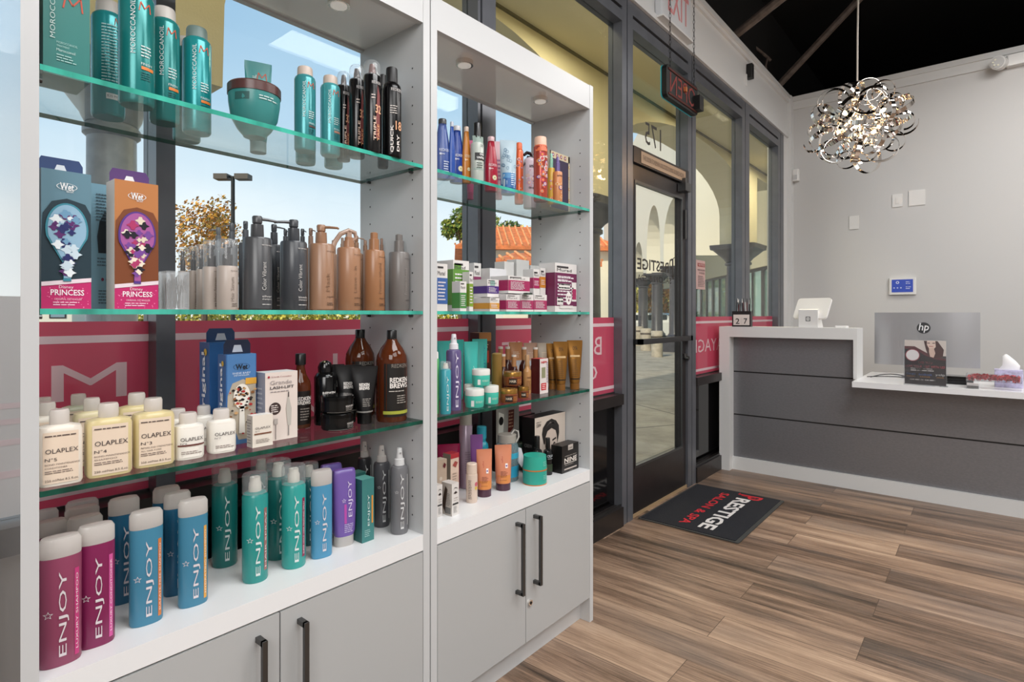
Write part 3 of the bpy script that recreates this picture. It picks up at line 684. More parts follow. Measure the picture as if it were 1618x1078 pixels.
brush(t1, a, c, h, '#3f8a9c', ['#8fb4cc', '#2a2f66', '#c9dbe6', '#5b2c6a', '#6f9cbc', '#e6eef2'])
t1, a, c, h = brushbox('orange brush box with a pink base, right of the blue one on the middle shelf', 181, 250, 288, -1.26, .05, '#bb7a46', '#7a3f1c', '#d9cdc2')
brush(t1, a, c, h, '#5a3a8c', ['#a85c9c', '#22202c', '#e3d6c0', '#b03a6a', '#7a4a9a', '#efe4d2'])
t1, a, c, h = carton('hairbrush_box', 'pale blue back of a brush box between the blue and the orange ones', 'boxed hairbrushes on the middle shelf', 136, 174, 291, Z1, -1.37, .04, ('#7fa9bd', '#6f97aa', '#8fb4c4'),
       [('lines', -.2, .9, .70, .93, 9, '#48606e'), ('p', [(.0, .45), (1, .45), (1, .78), (.5, .78), (.1, .70), (-.1, .58)], '#10222c', 1), ('lines', -.1, .9, .34, .42, 3, '#48606e'), ('o', .35, .24, .12, '#7a2a4a', 1, 1.4), ('o', .75, .24, .12, '#7a2a4a', 1, 1.4), ('lines', 0, .9, .04, .16, 5, '#48606e')])
def pinbox(label, px0, px1, ty, Xf, seed):
    _, ya, da = onX(px0, Xf); _, yb, db = onX(px1, Xf); a = (yb-ya)/2; h = zat(ty, da)-Z1
    t = thing('hairpin_box', label, 'box', (Xf-a, (ya+yb)/2, Z1+.0004), RZ, 'clear boxes of hairpins'); w_ = .0012
    m = M()
    for q in ((-a, -a+w_, -a, a, 0, h), (a-w_, a, -a, a, 0, h), (-a, a, -a, -a+w_, 0, h), (-a, a, a-w_, a, 0, h), (-a, a, -a, a, 0, w_)): m.box(*q, CLEARP)
    m.obj('acrylic_box', t); m = M(); rr = random.Random(seed)
    for i in range(34):
        x, y = rr.uniform(-.6, .6)*a, rr.uniform(-.6, .6)*a; dx, dy = rr.uniform(-.5, .5)*a*.9, rr.uniform(-.5, .5)*a*.9; L = h*rr.uniform(.6, .9)
        m.tube([(x, y, .003), (x+dx*.3, y+dy*.3, L*.5), (x+dx, y+dy, L), (x+dx+.002, y+dy, L+.003), (x+dx+.003, y+dy, L*.7)], .0006, mat('#6f665e', .3, .7), 4)
    tag(m.obj('hairpins', t), kind='stuff')
pinbox('clear box of hairpins on the middle shelf, the nearer larger one', 263, 299, 428, -1.25, 1)
pinbox('clear box of hairpins on the middle shelf, right behind the orange brush box', 247, 268, 431, -1.30, 2)
G3 = 'cream serum bottles with clear caps'
def serum(label, px, wpx, ty, X):
    t, r, h = place('serum_bottle', label, 'bottle', G3, px, wpx, ty, Z1, X=X); hb = h*.62
    secs = cyl_secs(r, 0, hb); m = M().loft(secs, mat('#b9aca3', .35), 24)
    Host(m, secs=secs, w=r, h=h).art([('h', 'MOEHAIR', .1, .8, .55, '#4a4440', .014), ('v', 'Hair Serum', .25, .12, .46, '#8a7e76', .36), ('lines', .2, .85, .04, .1, 2, '#6a605a')]); m.obj('bottle_body', t)
    M().loft([(hb, r*.5, r*.5), (h*.78, r*.5, r*.5), (h*.80, r*.3, r*.3), (h*.88, r*.3, r*.3), (h*.885, r*.45, r*.45), (h*.93, r*.4, r*.4)], mat('#1f1c20', .3), 16).obj('pump', t)
    M().loft([(hb, r*.95, r*.95), (h-.003, r*.95, r*.95), (h, r*.88, r*.88)], CLEARP, 24).obj('clear_cap', t)
serum('cream serum bottle with a clear cap, the largest and nearest of them', 359.5, 31, 379, -1.26)
serum('cream serum bottle with a clear cap, second largest, left of the nearest', 334, 25, 381, -1.30)
serum('cream serum bottle with a clear cap, half hidden in the middle of them', 318.5, 15, 387, -1.36)
serum('cream serum bottle with a clear cap, second from the left', 305.5, 15, 390, -1.39)
serum('cream serum bottle with a clear cap, leftmost beside the hairpins', 289, 14, 391, -1.41)
def pump(label, px, wpx, ty, by, X, col, art, grp, dirn=1, cap=None, sub='#cccccc', head=True, Z=SH[1], rz=0.0, turn=0.0):
    """pump bottle: ty = top of the pump, by = top of the body"""
    t, r, h = place('pump_bottle' if head else 'spray_bottle', label, 'bottle', grp, px, wpx, ty, Z, X=X, turn=.45); _, _, d = onX(px, X); hb = zat(by, d)-Z
    cm = mat(cap or col, .28); secs = [(0, r*.93, r*.93), (.003, r, r), (hb-.005, r, r), (hb-.001, r*.93, r*.93), (hb, r*.5, r*.5)]
    m = M().loft(secs, mat(col, .28), 32); Host(m, secs=secs, w=r, h=hb).art(art); m.obj('bottle_body', t)
    q = h-hb
    if head:
        M().loft([(hb, r*.42, r*.42), (hb+.004, r*.46, r*.46), (hb+q*.6, r*.43, r*.43), (hb+q*.62, r*.3, r*.3)], cm, 24).obj('collar', t)
        m = M().loft([(hb+q*.6, r*.22, r*.22), (hb+q*.68, r*.34, r*.34), (h-.003, r*.36, r*.36), (h, r*.3, r*.3)], cm, 20)
        ca, sa = math.cos(turn), math.sin(turn)
        m.tube([(0, 0, h-q*.12), (dirn*r*.7*ca, -r*.7*sa, h-q*.13), (dirn*r*1.35*ca, -r*1.35*sa, h-q*.17), (dirn*r*1.45*ca, -r*1.45*sa, h-q*.22)], r*.13, cm, 8, .6); m.obj('pump_head', t)
    else:
        M().loft([(hb, r*.5, r*.5), (hb+q*.62, r*.47, r*.47), (hb+q*.65, r*.3, r*.3)], cm, 24).obj('collar', t)
        M().loft([(hb+q*.62, r*.36, r*.36), (h-.002, r*.36, r*.36), (h, r*.28, r*.28)], cm, 20).obj('spray_head', t)
    return t, r, h, hb
DKG = '#3f4348'; TAN = '#a07a5f'; G4 = 'dark grey pump bottles'; G5 = 'brown pump bottles'
def moe(txt, sub, c='#c6c3c0', z=.62): return [('h', 'MOEHAIR', .05, .85, .885, c, .017, .01), ('v', txt, .22, .27, .27+z*.62, c, .3), ('h', sub, .08, .85, .185, c, .03, .01), ('h', 'shampoo', .08, .85, .145, c, .03, .01), ('lines', .08, .8, .06, .09, 1, c)]
pump('dark grey pump bottle with its nozzle to the right, the nearest and tallest', 406.5, 43, 342, 376, -1.25, '#4a4b4e', moe('Color Vibrant', 'silver'), G4, 1)
pump('dark grey pump bottle with its nozzle to the left, right of the tallest', 464, 40, 348, 382, -1.25, '#43464b', moe('Color Vibrant', 'blonde'), G4, -1)
pump('dark grey pump bottle standing behind, between the two nearest dark grey ones', 433, 24, 355, 387, -1.34, DKG, moe('Color Vibrant', 'silver'), G4, 1)
pump('dark grey pump bottle directly behind and left of the tallest', 388, 20, 350, 384, -1.37, '#50545a', [], G4, -1, turn=1.2)
pump('grey pump bottle at the back left of the dark group, third pump from the left', 366, 18, 353, 388, -1.39, '#5a5e62', [], G4, -1)
pump('grey pump bottle at the back left of the dark group, leftmost pump', 345, 19, 360, 392, -1.40, '#6a6d70', [], G4, -1)
pump('dark pump bottle whose top shows just right of the rear dark bottle', 451, 16, 363, 390, -1.42, '#4a4d52', [], G4, 1, turn=1.4)
pump('dark pump bottle behind the right dark bottle, beside the brown ones', 478, 16, 362, 392, -1.42, '#4a4d52', [], G4, 1, turn=1.4)
br = '#5a4436'
def moeb(txt, sub, z=.5): return [('h', 'MOEHAIR', .15, .9, .88, '#4a382c', .016), ('v', txt, .25, .28, .28+z, '#86664e', .3), ('h', sub, .15, .9, .20, '#3f2f26', .03), ('lines', .15, .85, .07, .12, 2, '#4a382c')]
pump('brown pump bottle, the nearest and leftmost of the front brown ones', 507.5, 39, 356, 386, -1.25, '#9c775e', moeb('Mask', 'repair', .28), G5, 1, turn=.7)
t, r, h, hb = pump('brown bottle with a curved trigger sprayer on the middle shelf', 551, 36, 375, 392, -1.25, '#a3795c', moeb('Leave - in', 'conditioner', .42), G5, 1, head=False)
m = M().tube([(-.044, -.002, h-.036), (-.036, -.003, h-.015), (-.022, -.003, h+.006), (0, 0, h+.017), (.016, 0, h+.012), (.019, 0, h-.001), (.008, 0, h-.01)], .0066, mat('#a98d7c', .3), 10, .75); m.box(-.006, .006, -.006, .006, h-.012, h+.012, mat('#a98d7c', .3)); m.obj('trigger', t)
pump('brown bottle with a plain spray cap, rightmost of the front brown ones', 591, 33, 368, 396, -1.25, '#a07250', moeb('Protein infused', 'shampoo', .5), G5, 1, head=False)
pump('brown pump bottle at the back, left behind the nearest brown one', 491, 17, 361, 392, -1.38, '#8c7060', [], G5, 1, turn=1.3)
pump('brown bottle at the back, between the nearest brown one and the trigger bottle', 527, 15, 380, 402, -1.40, '#9a7a66', [], G5, 1, head=False)
pump('brown pump bottle at the back with its nozzle over the rightmost brown bottle', 563, 18, 373, 400, -1.35, '#96745c', moeb('Mask', 'repair', .28), G5, 1)
pump('brown bottle at the back, just left of the rightmost front brown one', 577, 14, 380, 402, -1.38, '#96745c', [], G5, 1, head=False)
pump('brown bottle whose edge shows behind the rightmost front brown one', 603, 11, 377, 404, -1.345, '#8a6a58', [], G5, 1, head=False)
pump('small brown bottle farthest back behind the trigger bottle', 541, 13, 376, 402, -1.43, '#a08674', [], G5, 1, head=False)
pump('plain grey spray bottle, last on the right of the middle shelf', 630.5, 32, 371, 399, -1.25, '#77726f', [('h', 'MOEHAIR', .2, .95, .88, '#3f3b3a', .016), ('v', 'Protein infused', .3, .27, .72, '#928c88', .28), ('h', 'conditioner', .3, .95, .18, '#3f3b3a', .025)], None, 1, head=False)

# --- third shelf, nearer cabinet
Z2 = SH[2]
G6 = 'cream bottles with frosted caps on the third shelf'
CRM = '#e8dcc4'
def olap(label, px, wpx, ty, py, no, l1='BOND MAINTENANCE', l2='SHAMPOO', small=False, body='#d8c795', paper='#e6d2bd', line=False, big=False):
    t, a, h = place('hair_care_bottle', label, 'bottle', G6, px, wpx, ty, Z2, py=py, turn=.3); hb = h*(.80 if not small else .76); ky = .62 if not small else .9; n = 4.5 if not small else 3.0
    secs = [(0, a*.93, a*.93*ky, n), (.005, a, a*ky, n), (hb-.010, a, a*ky, n), (hb-.003, a*.93, a*.93*ky, n), (hb, a*.6, a*.6*ky+.004, 3), (hb+.001, a*.40, a*.40, 2)]
    m = M().loft(secs, mat(body, .3), 36); m2 = Host(m, secs=secs, w=a, h=h)
    pz = (.04, .72) if not small else (.05, .70)
    ar = [('r', -.80, .96, pz[0], pz[1], paper), ('lines', -.72, .9, pz[1]-.07, pz[1]-.03, 1, '#5a4c48'), ('h', 'OLAPLEX', -.70, .74, .47, '#3a3236', None, -.0), ('h', 'N°'+no, -.72, -.2, .36, '#3a3236', .045)]
    if not small: ar += [('h', l1, -.72, .82, .295, '#6a5a56', .022), ('h', l2, -.72, .25, .25, '#6a5a56', .022), ('lines', -.72, .5, .17, .22, 2, '#6a5a56'), ('h', '250 ml/Net 8.5 fl.oz.', -.72, .75, .085, '#5a4c48', .03)]
    else: ar = [('r', -.9, .95, pz[0], pz[1], paper), ('h', 'OLAPLEX', -.7, .8, .45, '#3a3236', None), ('h', 'N°'+no, -.7, -.3, .36, '#3a3236', .035), ('lines', -.65, .75, .12, .2, 2, '#8a7a74')]+([('r', -.85, .9, .30, .335, '#6a3a34', 2)] if line else [])
    m2.art(ar); m.obj('bottle_body', t)
    q = a*(.40 if not small else .52)
    M().loft([(hb-.001, q, q), (hb+.002, q*1.12, q*1.12), (h-.004, q*1.12, q*1.12), (h, q*1.0, q*1.0)], FROST, 28).obj('frosted_cap', t)
    return t
olap('cream bottle numbered 5, the nearest, at the left end of the third shelf', 94, 57, 647, 764, '5', 'BOND MAINTENANCE', 'CONDITIONER', body='#e6ddd0')
olap('cream bottle numbered 4, the front one of its pair', 171.5, 60, 637, 749, '4')
olap('cream bottle numbered 3 with a small gold sticker, front one of its pair', 242, 56, 629, 734, '3', 'REPAIRS AND STRENGTHENS', 'ALL HAIR TYPES')
olap('small cream bottle with a brown line across its label, front one', 297, 43, 652, 723, '6', small=True, body='#eee9e0', paper='#efe9df', line=True)
olap('small cream bottle numbered 7, front one, left of the dog brush box', 349.5, 40, 646, 713, '7', small=True, body='#eee9e0', paper='#efe9df')
olap('cream bottle numbered 4 behind its pair, half hidden', 145, 48, 629, 732, '4', body='#ddd0a8')
olap('cream bottle behind the one numbered 5, at the cabinet side', 74, 50, 636, 741, '5', 'BOND MAINTENANCE', 'CONDITIONER', body='#e6ddd0')
olap('cream bottle farthest back at the left end, only its cap showing', 71, 36, 628, 716, '5', body='#e6ddd0')
olap('pale greenish bottle at the back between the pair numbered 4 and the left end', 124, 44, 623, 712, '4', body='#c9c8ae')
olap('cream bottle numbered 3 behind its pair', 216, 52, 621, 718, '3', 'REPAIRS AND STRENGTHENS', 'ALL HAIR TYPES')
olap('small cream bottle behind the one with the brown line', 281, 36, 646, 709, '6', small=True, body='#eee9e0', paper='#efe9df', line=True)
olap('small cream bottle behind the front one numbered 7', 322, 32, 641, 702, '7', small=True, body='#eee9e0', paper='#efe9df')
def dogbox(label, px0, px1, ty, Xf, dep, fr):
    art = [('r', -.94, .94, .0, 1, '#4a7ab0')] if fr else [('lines', -.3, .6, .5, .8, 6, '#8fb4dc'), ('lines', -.3, .6, .1, .4, 5, '#8fb4dc')]
    if fr:
        art += [('h', 'Wet', -.4, .4, .86, '#16202c', .06, .03), ('ring', 0, .86, .55, .03, '#2a3a52', 2, .42), ('h', 'SHINE BABY', -.6, .6, .79, '#d9e4f0', .02), ('h', 'DETANGLER', -.5, .5, .765, '#d9e4f0', .018), ('p', [(-.95, .3), (-.9, .55), (-.6, .68), (.1, .72), (.95, .66), (.95, .05), (-.2, .05), (-.5, .2)], '#b3a795', 1),
                ('r', .25, .98, .66, .73, '#d9a23c', 3)]
    t, a, c, h = carton('hairbrush_box', label, 'blue brush boxes on the third shelf', px0, px1, ty, Z2, Xf, dep, ('#2f5f98', '#3a6aa0', '#3f78b4'), art,
           side=[('v', 'original', 0, .2, .9, '#e6ecf4', .9, .02), ('o', .3, .9, .3, '#d9b24a', 2), ('o', -.4, .1, .3, '#e8e0c8', 2)])
    m = M(); hw = a*.88; pts = [(-hw, h-.01), (hw, h-.01), (hw, h+.022), (hw*.8, h+.032), (-hw*.8, h+.032), (-hw, h+.022)]
    m.add([(x, 0, z) for x, z in pts]+[(x, .0015, z) for x, z in pts], [tuple(range(6)), (11, 10, 9, 8, 7, 6)]+[(i, 6+i, 6+(i+1) % 6, (i+1) % 6) for i in range(6)], mat('#23446f' if not fr else '#1c2740', .35))
    m.add([(x, -.0008, z) for x, z in ((-hw*.4, h+.004), (hw*.4, h+.004), (hw*.25, h+.02), (-hw*.25, h+.02))], [(0, 1, 2, 3)], mat('#c9cdd6')); m.obj('hanging_tab', t)
    if fr:
        m = M(); rr = random.Random(4); y0 = -c-.003
        hd = [(a*.55*math.sin(2*PI*i/24), h*.53+h*.14*math.cos(2*PI*i/24)) for i in range(24)]
        m.add([(x, y0, z) for x, z in hd], [tuple(range(24))], mat('#e9e4da', .3)); m.add([(x, y0, z) for x, z in ((-a*.15, h*.42), (a*.15, h*.42), (a*.2, h*.12), (-a*.2, h*.12))], [(0, 1, 2, 3)], mat('#e9e4da', .3))
        for i in range(60):
            th, q = rr.uniform(0, 6.3), rr.uniform(0, .9)**.5
            xx, zz = (a*.5*q*math.sin(th), h*.53+h*.13*q*math.cos(th)) if i < 30 else (rr.uniform(-.8, .9)*a, rr.uniform(.1, .62)*h)
            s_ = a*rr.uniform(.05, .11); m.add([(xx+s_*(1+.4*math.cos(3*j))*math.cos(2*PI*j/8), y0-.0006-.00002*i, zz+s_*(1+.4*math.sin(3*j))*math.sin(2*PI*j/8)) for j in range(8)], [tuple(range(8))], mat(['#1c1718', '#8a5a34', '#b03030', '#3a3230', '#c9a070'][i % 5], .3))
        m.obj('brush_back', t)
dogbox('plain blue brush box standing behind the one with the dog-print brush', 331, 382, 541, -1.37, .055, False)
dogbox('blue brush box with a dog-print paddle brush in front', 357, 405, 560, -1.285, .04, True)
carton('lash_lift_box', 'white lash curler box with a round black badge on the third shelf', None, 419, 470, 588, Z2, -1.255, .05, ('#ddd0c8', '#9aa0b4', '#e9e6e4'),
       [('o', -.8, .935, .07, '#a02838', 2), ('h', 'Grande Cosmetics', -.66, .6, .935, '#8a3040', .02), ('h', 'Grande', -.72, .62, .85, '#a39a98', .06, .01), ('h', 'LASH-LIFT', -.72, .75, .775, '#4a4446', .042, .02), ('lines', -.7, .7, .70, .73, 1, '#8a8284'), ('o', -.42, .47, .36, '#3a2a28', 1), ('lines', -.66, -.2, .41, .53, 4, '#e6dcd8'),
        ('p', [(.36, .62), (.44, .62), (.60, .45), (.56, .2), (.36, .2), (.26, .45)], '#b9b4ac', 2), ('p', [(.37, .62), (.44, .62), (.43, .70), (.38, .70)], '#2a2628', 3), ('r', .38, .44, .05, .2, '#8a8682', 3), ('r', -.5, -.26, .24, .32, '#b4aca6', 2), ('r', -.4, -.36, .02, .24, '#8a8280', 2)], side=[('lines', -.7, .7, .1, .8, 10, '#c6cad6')])
carton('treatment_box', 'small white box with a brown line before the lash curler box', None, 399, 431, 656, Z2, -1.222, .026, ('#e3dace', '#c6bfb8', '#efece8'),
       [('h', 'OLAPLEX', -.75, .75, .60, '#4a4446', .07), ('h', 'N°7', -.75, -.35, .50, '#4a4446', .05), ('r', -.85, .85, .40, .44, '#7a4c38', 2), ('lines', -.7, .7, .12, .26, 3, '#8a7e78')], side=[('lines', -.7, .7, .1, .9, 9, '#8a827e')])
AMB = clear('#5a2a14', .86, .05, key='amber_plastic', ior=1.5)
def brewbottle(label, px, wpx, ty, py, neck=.8, capw=.33, capf=.1, art=(), X=None, body=None, Z=SH[2], grp='amber and black shampoo bottles', cap='#0c0b0c', k=1.0):
    t, r, h = place('shampoo_bottle', label, 'bottle', grp, px, wpx, ty, Z, py=py, X=X); hc = h*(1-capf)
    secs = [(0, r*.93, r*.93*k), (.005, r, r*k)]+[(h*q, r*s, r*s*k) for q, s in neck]+[(hc, r*capw*.95, r*capw*.95)]
    m = M().loft(secs, body or AMB, 32); Host(m, secs=secs, w=r, h=h).art(art); m.obj('bottle_body', t)
    M().loft([(hc, r*capw, r*capw), (h-.002, r*capw, r*capw), (h, r*capw*.9, r*capw*.9)], mat(cap, .3), 20).obj('cap', t)
    return t
NB = [(.66, 1.0), (.72, .95), (.80, .72), (.87, .42), (.90, .34)]
lab = [('r', -.95, .95, .06, .64, '#15120f'), ('h', 'REDKEN', -.35, .75, .615, '#8a827a', .04), ('h', 'REDKEN', -.45, .8, .46, '#ece6e0', .055, .03), ('h', 'BREWS', -.45, .8, .40, '#ece6e0', .055, .03), ('lines', -.5, .8, .33, .35, 1, '#cfc8c0'), ('lines', 0, .8, .2, .3, 4, '#a39c94'), ('r', -.8, .85, .09, .125, '#a3a83c', 3)]
brewbottle('large amber bottle with a yellow-green band, front one of two by the side panel', 619, 48, 522, 664, neck=NB, art=lab)
brewbottle('large dark amber bottle behind the black tubes, left of its twin', 569, 45, 521, None, X=-1.388, neck=NB, art=lab)
brewbottle('slim amber bottle with a black cap beside the white lash curler box', 475, 31, 559, 675, neck=[(.56, 1.0), (.62, .93), (.72, .55), (.80, .42), (.85, .40)], capw=.52, capf=.15, art=[('r', -.95, .95, .05, .5, '#1a1210'), ('h', 'REDKEN', -.7, .85, .40, '#e8e0da', .05, .03), ('h', 'BREWS', -.6, .8, .345, '#e8e0da', .05, .03), ('lines', -.3, .7, .1, .28, 5, '#9a9088')])
tb = [('h', 'REDKEN', -.42, .32, .68, '#ece6e0', .055, .03), ('h', 'BREWS', -.42, .32, .62, '#ece6e0', .055, .03), ('lines', -.2, .4, .3, .45, 5, '#9a948e'), ('r', -.6, .6, .20, .225, '#8a8782', 2)]
GB = 'black grooming tubes'
squeeze('styling_tube', 'black tube standing on its cap, the front one, beside the large amber bottle', GB, 576, 42, 579, Z2, '#0e0d0e', '#080808', .18, tb, X=-1.278, botw=.55)
squeeze('styling_tube', 'black tube behind the front black tube', GB, 551, 40, 577, Z2, '#0e0d0e', '#080808', .18, tb, X=-1.325, botw=.55)
squeeze('styling_tube', 'black tube farthest back behind the stacked tins', GB, 529, 30, 576, Z2, '#0e0d0e', '#080808', .18, tb, X=-1.385, botw=.55)
t, r, h = place('foam_bottle', 'round-shouldered black bottle with a domed cap behind the tins', 'bottle', None, 514, 34, 570, Z2, X=-1.347)
secs = [(0, r*.93, r*.93), (.004, r, r), (h*.74, r, r), (h*.80, r*.8, r*.8), (h*.82, r*.62, r*.62)]
m = M().loft(secs, mat('#0b0b0c', .15), 28); Host(m, secs=secs, w=r, h=h).art([('h', 'REDKEN', -.5, .7, .50, '#e8e2dc', .05, .03), ('h', 'BREWS', -.5, .7, .445, '#e8e2dc', .05, .03)]); m.obj('bottle_body', t)
M().loft([(h*.82, r*.66, r*.66), (h*.9, r*.68, r*.68), (h*.97, r*.5, r*.5), (h, r*.2, r*.2)], mat('#0b0b0c', .12), 24).obj('domed_cap', t)
_, _, dz = onZ(533, 678, Z2)
for k, (lb, zo) in enumerate((('black pomade tin, the lower of the stacked pair', 0), ('black pomade tin, the upper of the stacked pair', .0435))):
    x, y, d = onZ(533, 677, Z2); r = 24.5/900*d; t = thing('pomade_tin', lb, 'tin', (x, y, Z2+zo+.0004), RZ-.1*k, 'stacked pomade tins'); h = .042
    secs = [(0, r*.94, r*.94), (.003, r, r), (h*.72, r, r)]
    m = M().loft(secs, mat('#101010', .2), 32); Host(m, secs=secs, w=r, h=h).art([('h', 'REDKEN BREWS', .05, .7, .38, '#d9d2cc', .12), ('lines', .05, .7, .12, .3, 2, '#8a8580'), ('r', -.9, .9, .03, .07, '#8a8884', 1)]); m.obj('tin_body', t)
    M().loft([(h*.72, r*1.02, r*1.02), (h*.93, r*1.02, r*1.02), (h*.98, r*.98, r*.98), (h, r*.95, r*.95)], mat('#141414', .15, .5), 32).obj('lid', t)

# --- counter, nearer cabinet
G7 = 'plum bottles on the counter'; G8 = 'blue bottles on the counter'; G9 = 'teal spray bottles on the counter'
def enjoy(label, grp, px, wpx, ty, py, col, bar, bart='LUXURY SHAMPOO', capf=.15, star=True, ky=.62, barx=.70):
    t, a, h = place('shampoo_bottle', label, 'bottle', grp, px, wpx, ty, CT, py=py, turn=.3); hb = h*(1-capf)
    secs = [(0, a*.95, a*.93*ky, 2.3), (.004, a, a*ky, 2.3), (hb-.003, a, a*ky, 2.3), (hb, a*.97, a*ky*.97, 2.3)]
    m = M().loft(secs, mat(col, .3), 36); n = .93
    ar = [('v', 'ENJOY', .08, .08, .745, '#d6ced2', .46)]
    if star: ar.append(('star', -.62, .42, .24, '#d6ced2'))
    if bar: ar += [('r', barx-.11, barx+.11, .05, .74, bar), ('v', bart, barx, .10, .70, '#e9dfe2', .10)]
    Host(m, secs=secs, w=a, h=h).art(ar); m.obj('bottle_body', t)
    cs = [(hb, a*.985, a*ky*.985, 2.3), (hb+.002, a*1.0, a*ky, 2.3), (h-.007, a*.99, a*ky*.99, 2.3), (h-.001, a*.86, a*ky*.86, 2.3), (h, a*.5, a*ky*.5, 2.3)]
    M().loft(cs, FROST, 32).obj('frosted_cap', t)
    return t
PL = '#8a3f5c'; PL2 = '#7d1f50'; BL = '#3f7f9c'; BL2 = '#1f5f82'
enjoy('plum bottle nearest the camera on the counter', G7, 95, 55, 847, 1046, PL, '#c03878')
enjoy('plum bottle on the counter, just right of the nearest one', G7, 152, 49, 828, 1017, PL2, '#d0559a', 'LUXURY CONDITIONER')
enjoy('plum bottle behind the nearest one, its cap at the cabinet side', G7, 80, 42, 822, 975, PL, None)
enjoy('plum bottle farthest back at the left end of the counter', G7, 70, 36, 806, 935, PL, None)
enjoy('plum bottle in the right row behind, second from the front', G7, 134, 47, 815, 975, '#7a3a55', None)
enjoy('plum bottle in the right row behind, third from the front', G7, 130, 45, 800, 945, '#7a3a55', None)
enjoy('plum bottle in the right row behind, farthest back', G7, 130, 43, 790, 918, '#7a3a55', None)
enjoy('blue bottle on the counter with an orange bar, left of the two front ones', G8, 231, 46, 806, 983, BL, '#cf7a3c', 'SULFATE-FREE SHAMPOO')
enjoy('blue bottle on the counter with a yellow bar, right of the two front ones', G8, 305, 42, 788, 954, BL, '#d9a048', 'HYDRATING SHAMPOO')
enjoy('darker blue bottle behind and left of the blue one with the orange bar', G8, 196, 42, 786, 950, BL2, None)
enjoy('darker blue bottle behind the blue one with the yellow bar', G8, 280, 38, 777, 937, BL2, None)
enjoy('darker blue bottle farthest back between the two front blue ones', G8, 263, 38, 769, 918, BL2, None)
def espray(label, px, wpx, ty, py, col, bar=None, bart='', star=True, grp=G9, Z=CT, capf=.17, X=None, cat='spray can'):
    t, r, h = place('hair_spray_can', label, cat, grp, px, wpx, ty, Z, py=py, X=X); hb = h*(1-capf)
    secs = [(0, r*.94, r*.94), (.004, r, r), (hb*.95, r, r), (hb*.985, r*.85, r*.85), (hb, r*.6, r*.6)]
    m = M().loft(secs, mat(col, .25), 32)
    ar = [('v', 'ENJOY', .05, .07, .72, '#d2dedd', .46)]+([('star', -.58, .40, .24, '#d2dedd')] if star else [])+([('r', .50, .76, .10, .68, bar), ('v', bart, .63, .13, .65, '#ecdfe4', .13)] if bar else [])
    Host(m, secs=secs, w=r, h=h).art(ar); m.obj('can_body', t)
    M().loft([(hb, r*.5, r*.5), (h*.90, r*.5, r*.5), (h*.92, r*.42, r*.42), (h*.96, r*.4, r*.4)], mat('#d9d2c8', .4), 20).obj('nozzle', t)
    M().loft([(hb*.985, r*.99, r*.99), (h-.005, r*.98, r*.98), (h-.001, r*.9, r*.9), (h, r*.6, r*.6)], CLEARP, 28).obj('clear_cap', t)
TE = '#2a8f8a'; TE2 = '#18706c'
espray('dark teal spray can with a clear cap, standing back left of the teal group', 355, 37, 735, 891, TE2)
espray('teal spray can with a clear cap, nearest of the teal group', 403, 38, 747, 915, TE, '#9a6a66', 'HAIR SPRAY')
espray('teal spray can with a dark red bar lettered super hold', 464, 36, 734, 893, '#2f9a94', '#8a1f48', 'SUPER HOLD HAIR FINISHING SPRAY')
espray('teal spray can behind, between the nearest one and the super hold one', 440, 38, 726, 879, TE2)
espray('dark teal spray can farthest back behind the teal group', 413, 32, 721, 850, TE2, star=False)
espray('dark teal spray can behind the super hold one, to its right', 488, 30, 731, 858, '#1a6468', star=False)
enjoy('small blue bottle on the counter between the super hold can and the purple tube', G8, 508, 33, 742, 879, '#4a8fb4', None, capf=.17)
# purple tube standing on its cap
def captube(label, px, wpx, ty, py, col, art, Z=CT):
    t, a, h = place('conditioner_tube', label, 'tube', 'purple tubes on the counter', px, wpx, ty, Z, py=py, turn=.35); hc = h*.13
    secs = [(hc, a*.8, a*.62, 2.6), (hc+.01, a*.92, a*.66, 3), (h*.5, a*1.0, a*.6, 3.5), (h-.01, a*.98, a*.42, 4), (h-.002, a*.92, a*.3, 4), (h, a*.8, a*.2, 3)]
    m = M().loft(secs, mat(col, .3), 36); Host(m, secs=secs, w=a, h=h).art(art); m.obj('tube_body', t)
    M().loft([(0, a*.78, a*.6, 2.4), (.003, a*.82, a*.62, 2.4), (hc, a*.82, a*.62, 2.4)], FROST, 28).obj('frosted_cap', t)
captube('purple tube standing on its frosted cap, the front one', 543, 37, 741, 860, '#6f55a0', [('v', 'ENJOY', .38, .38, .85, '#d9cfe6', .42), ('star', -.2, .6, .2, '#d9cfe6'), ('r', -.18, .02, .3, .55, '#b04aa0'), ('lines', -.2, .7, .18, .3, 5, '#c9bfdc')])
captube('purple tube half hidden behind the front purple one', 523, 34, 733, 845, '#6a55a0', [])
carton('styling_box', 'upright teal green box between the purple tube and the grey sprays', 'teal green boxes on the counter', 572, 591, 757, CT, -1.265, .04, ('#3a7a78', '#2a5f5e', '#5aa39c'),
       [('v', 'ENJOY', .1, .25, .75, '#d0dedc', .4), ('r', .55, .8, .28, .72, '#d9903c', 1), ('lines', -.6, .4, .08, .2, 4, '#9ac0bc')])
carton('styling_box', 'teal green box behind the upright one beside the purple tube', 'teal green boxes on the counter', 557, 578, 748, CT, -1.36, .035, ('#2f6a66', '#24504e', '#4a908a'))
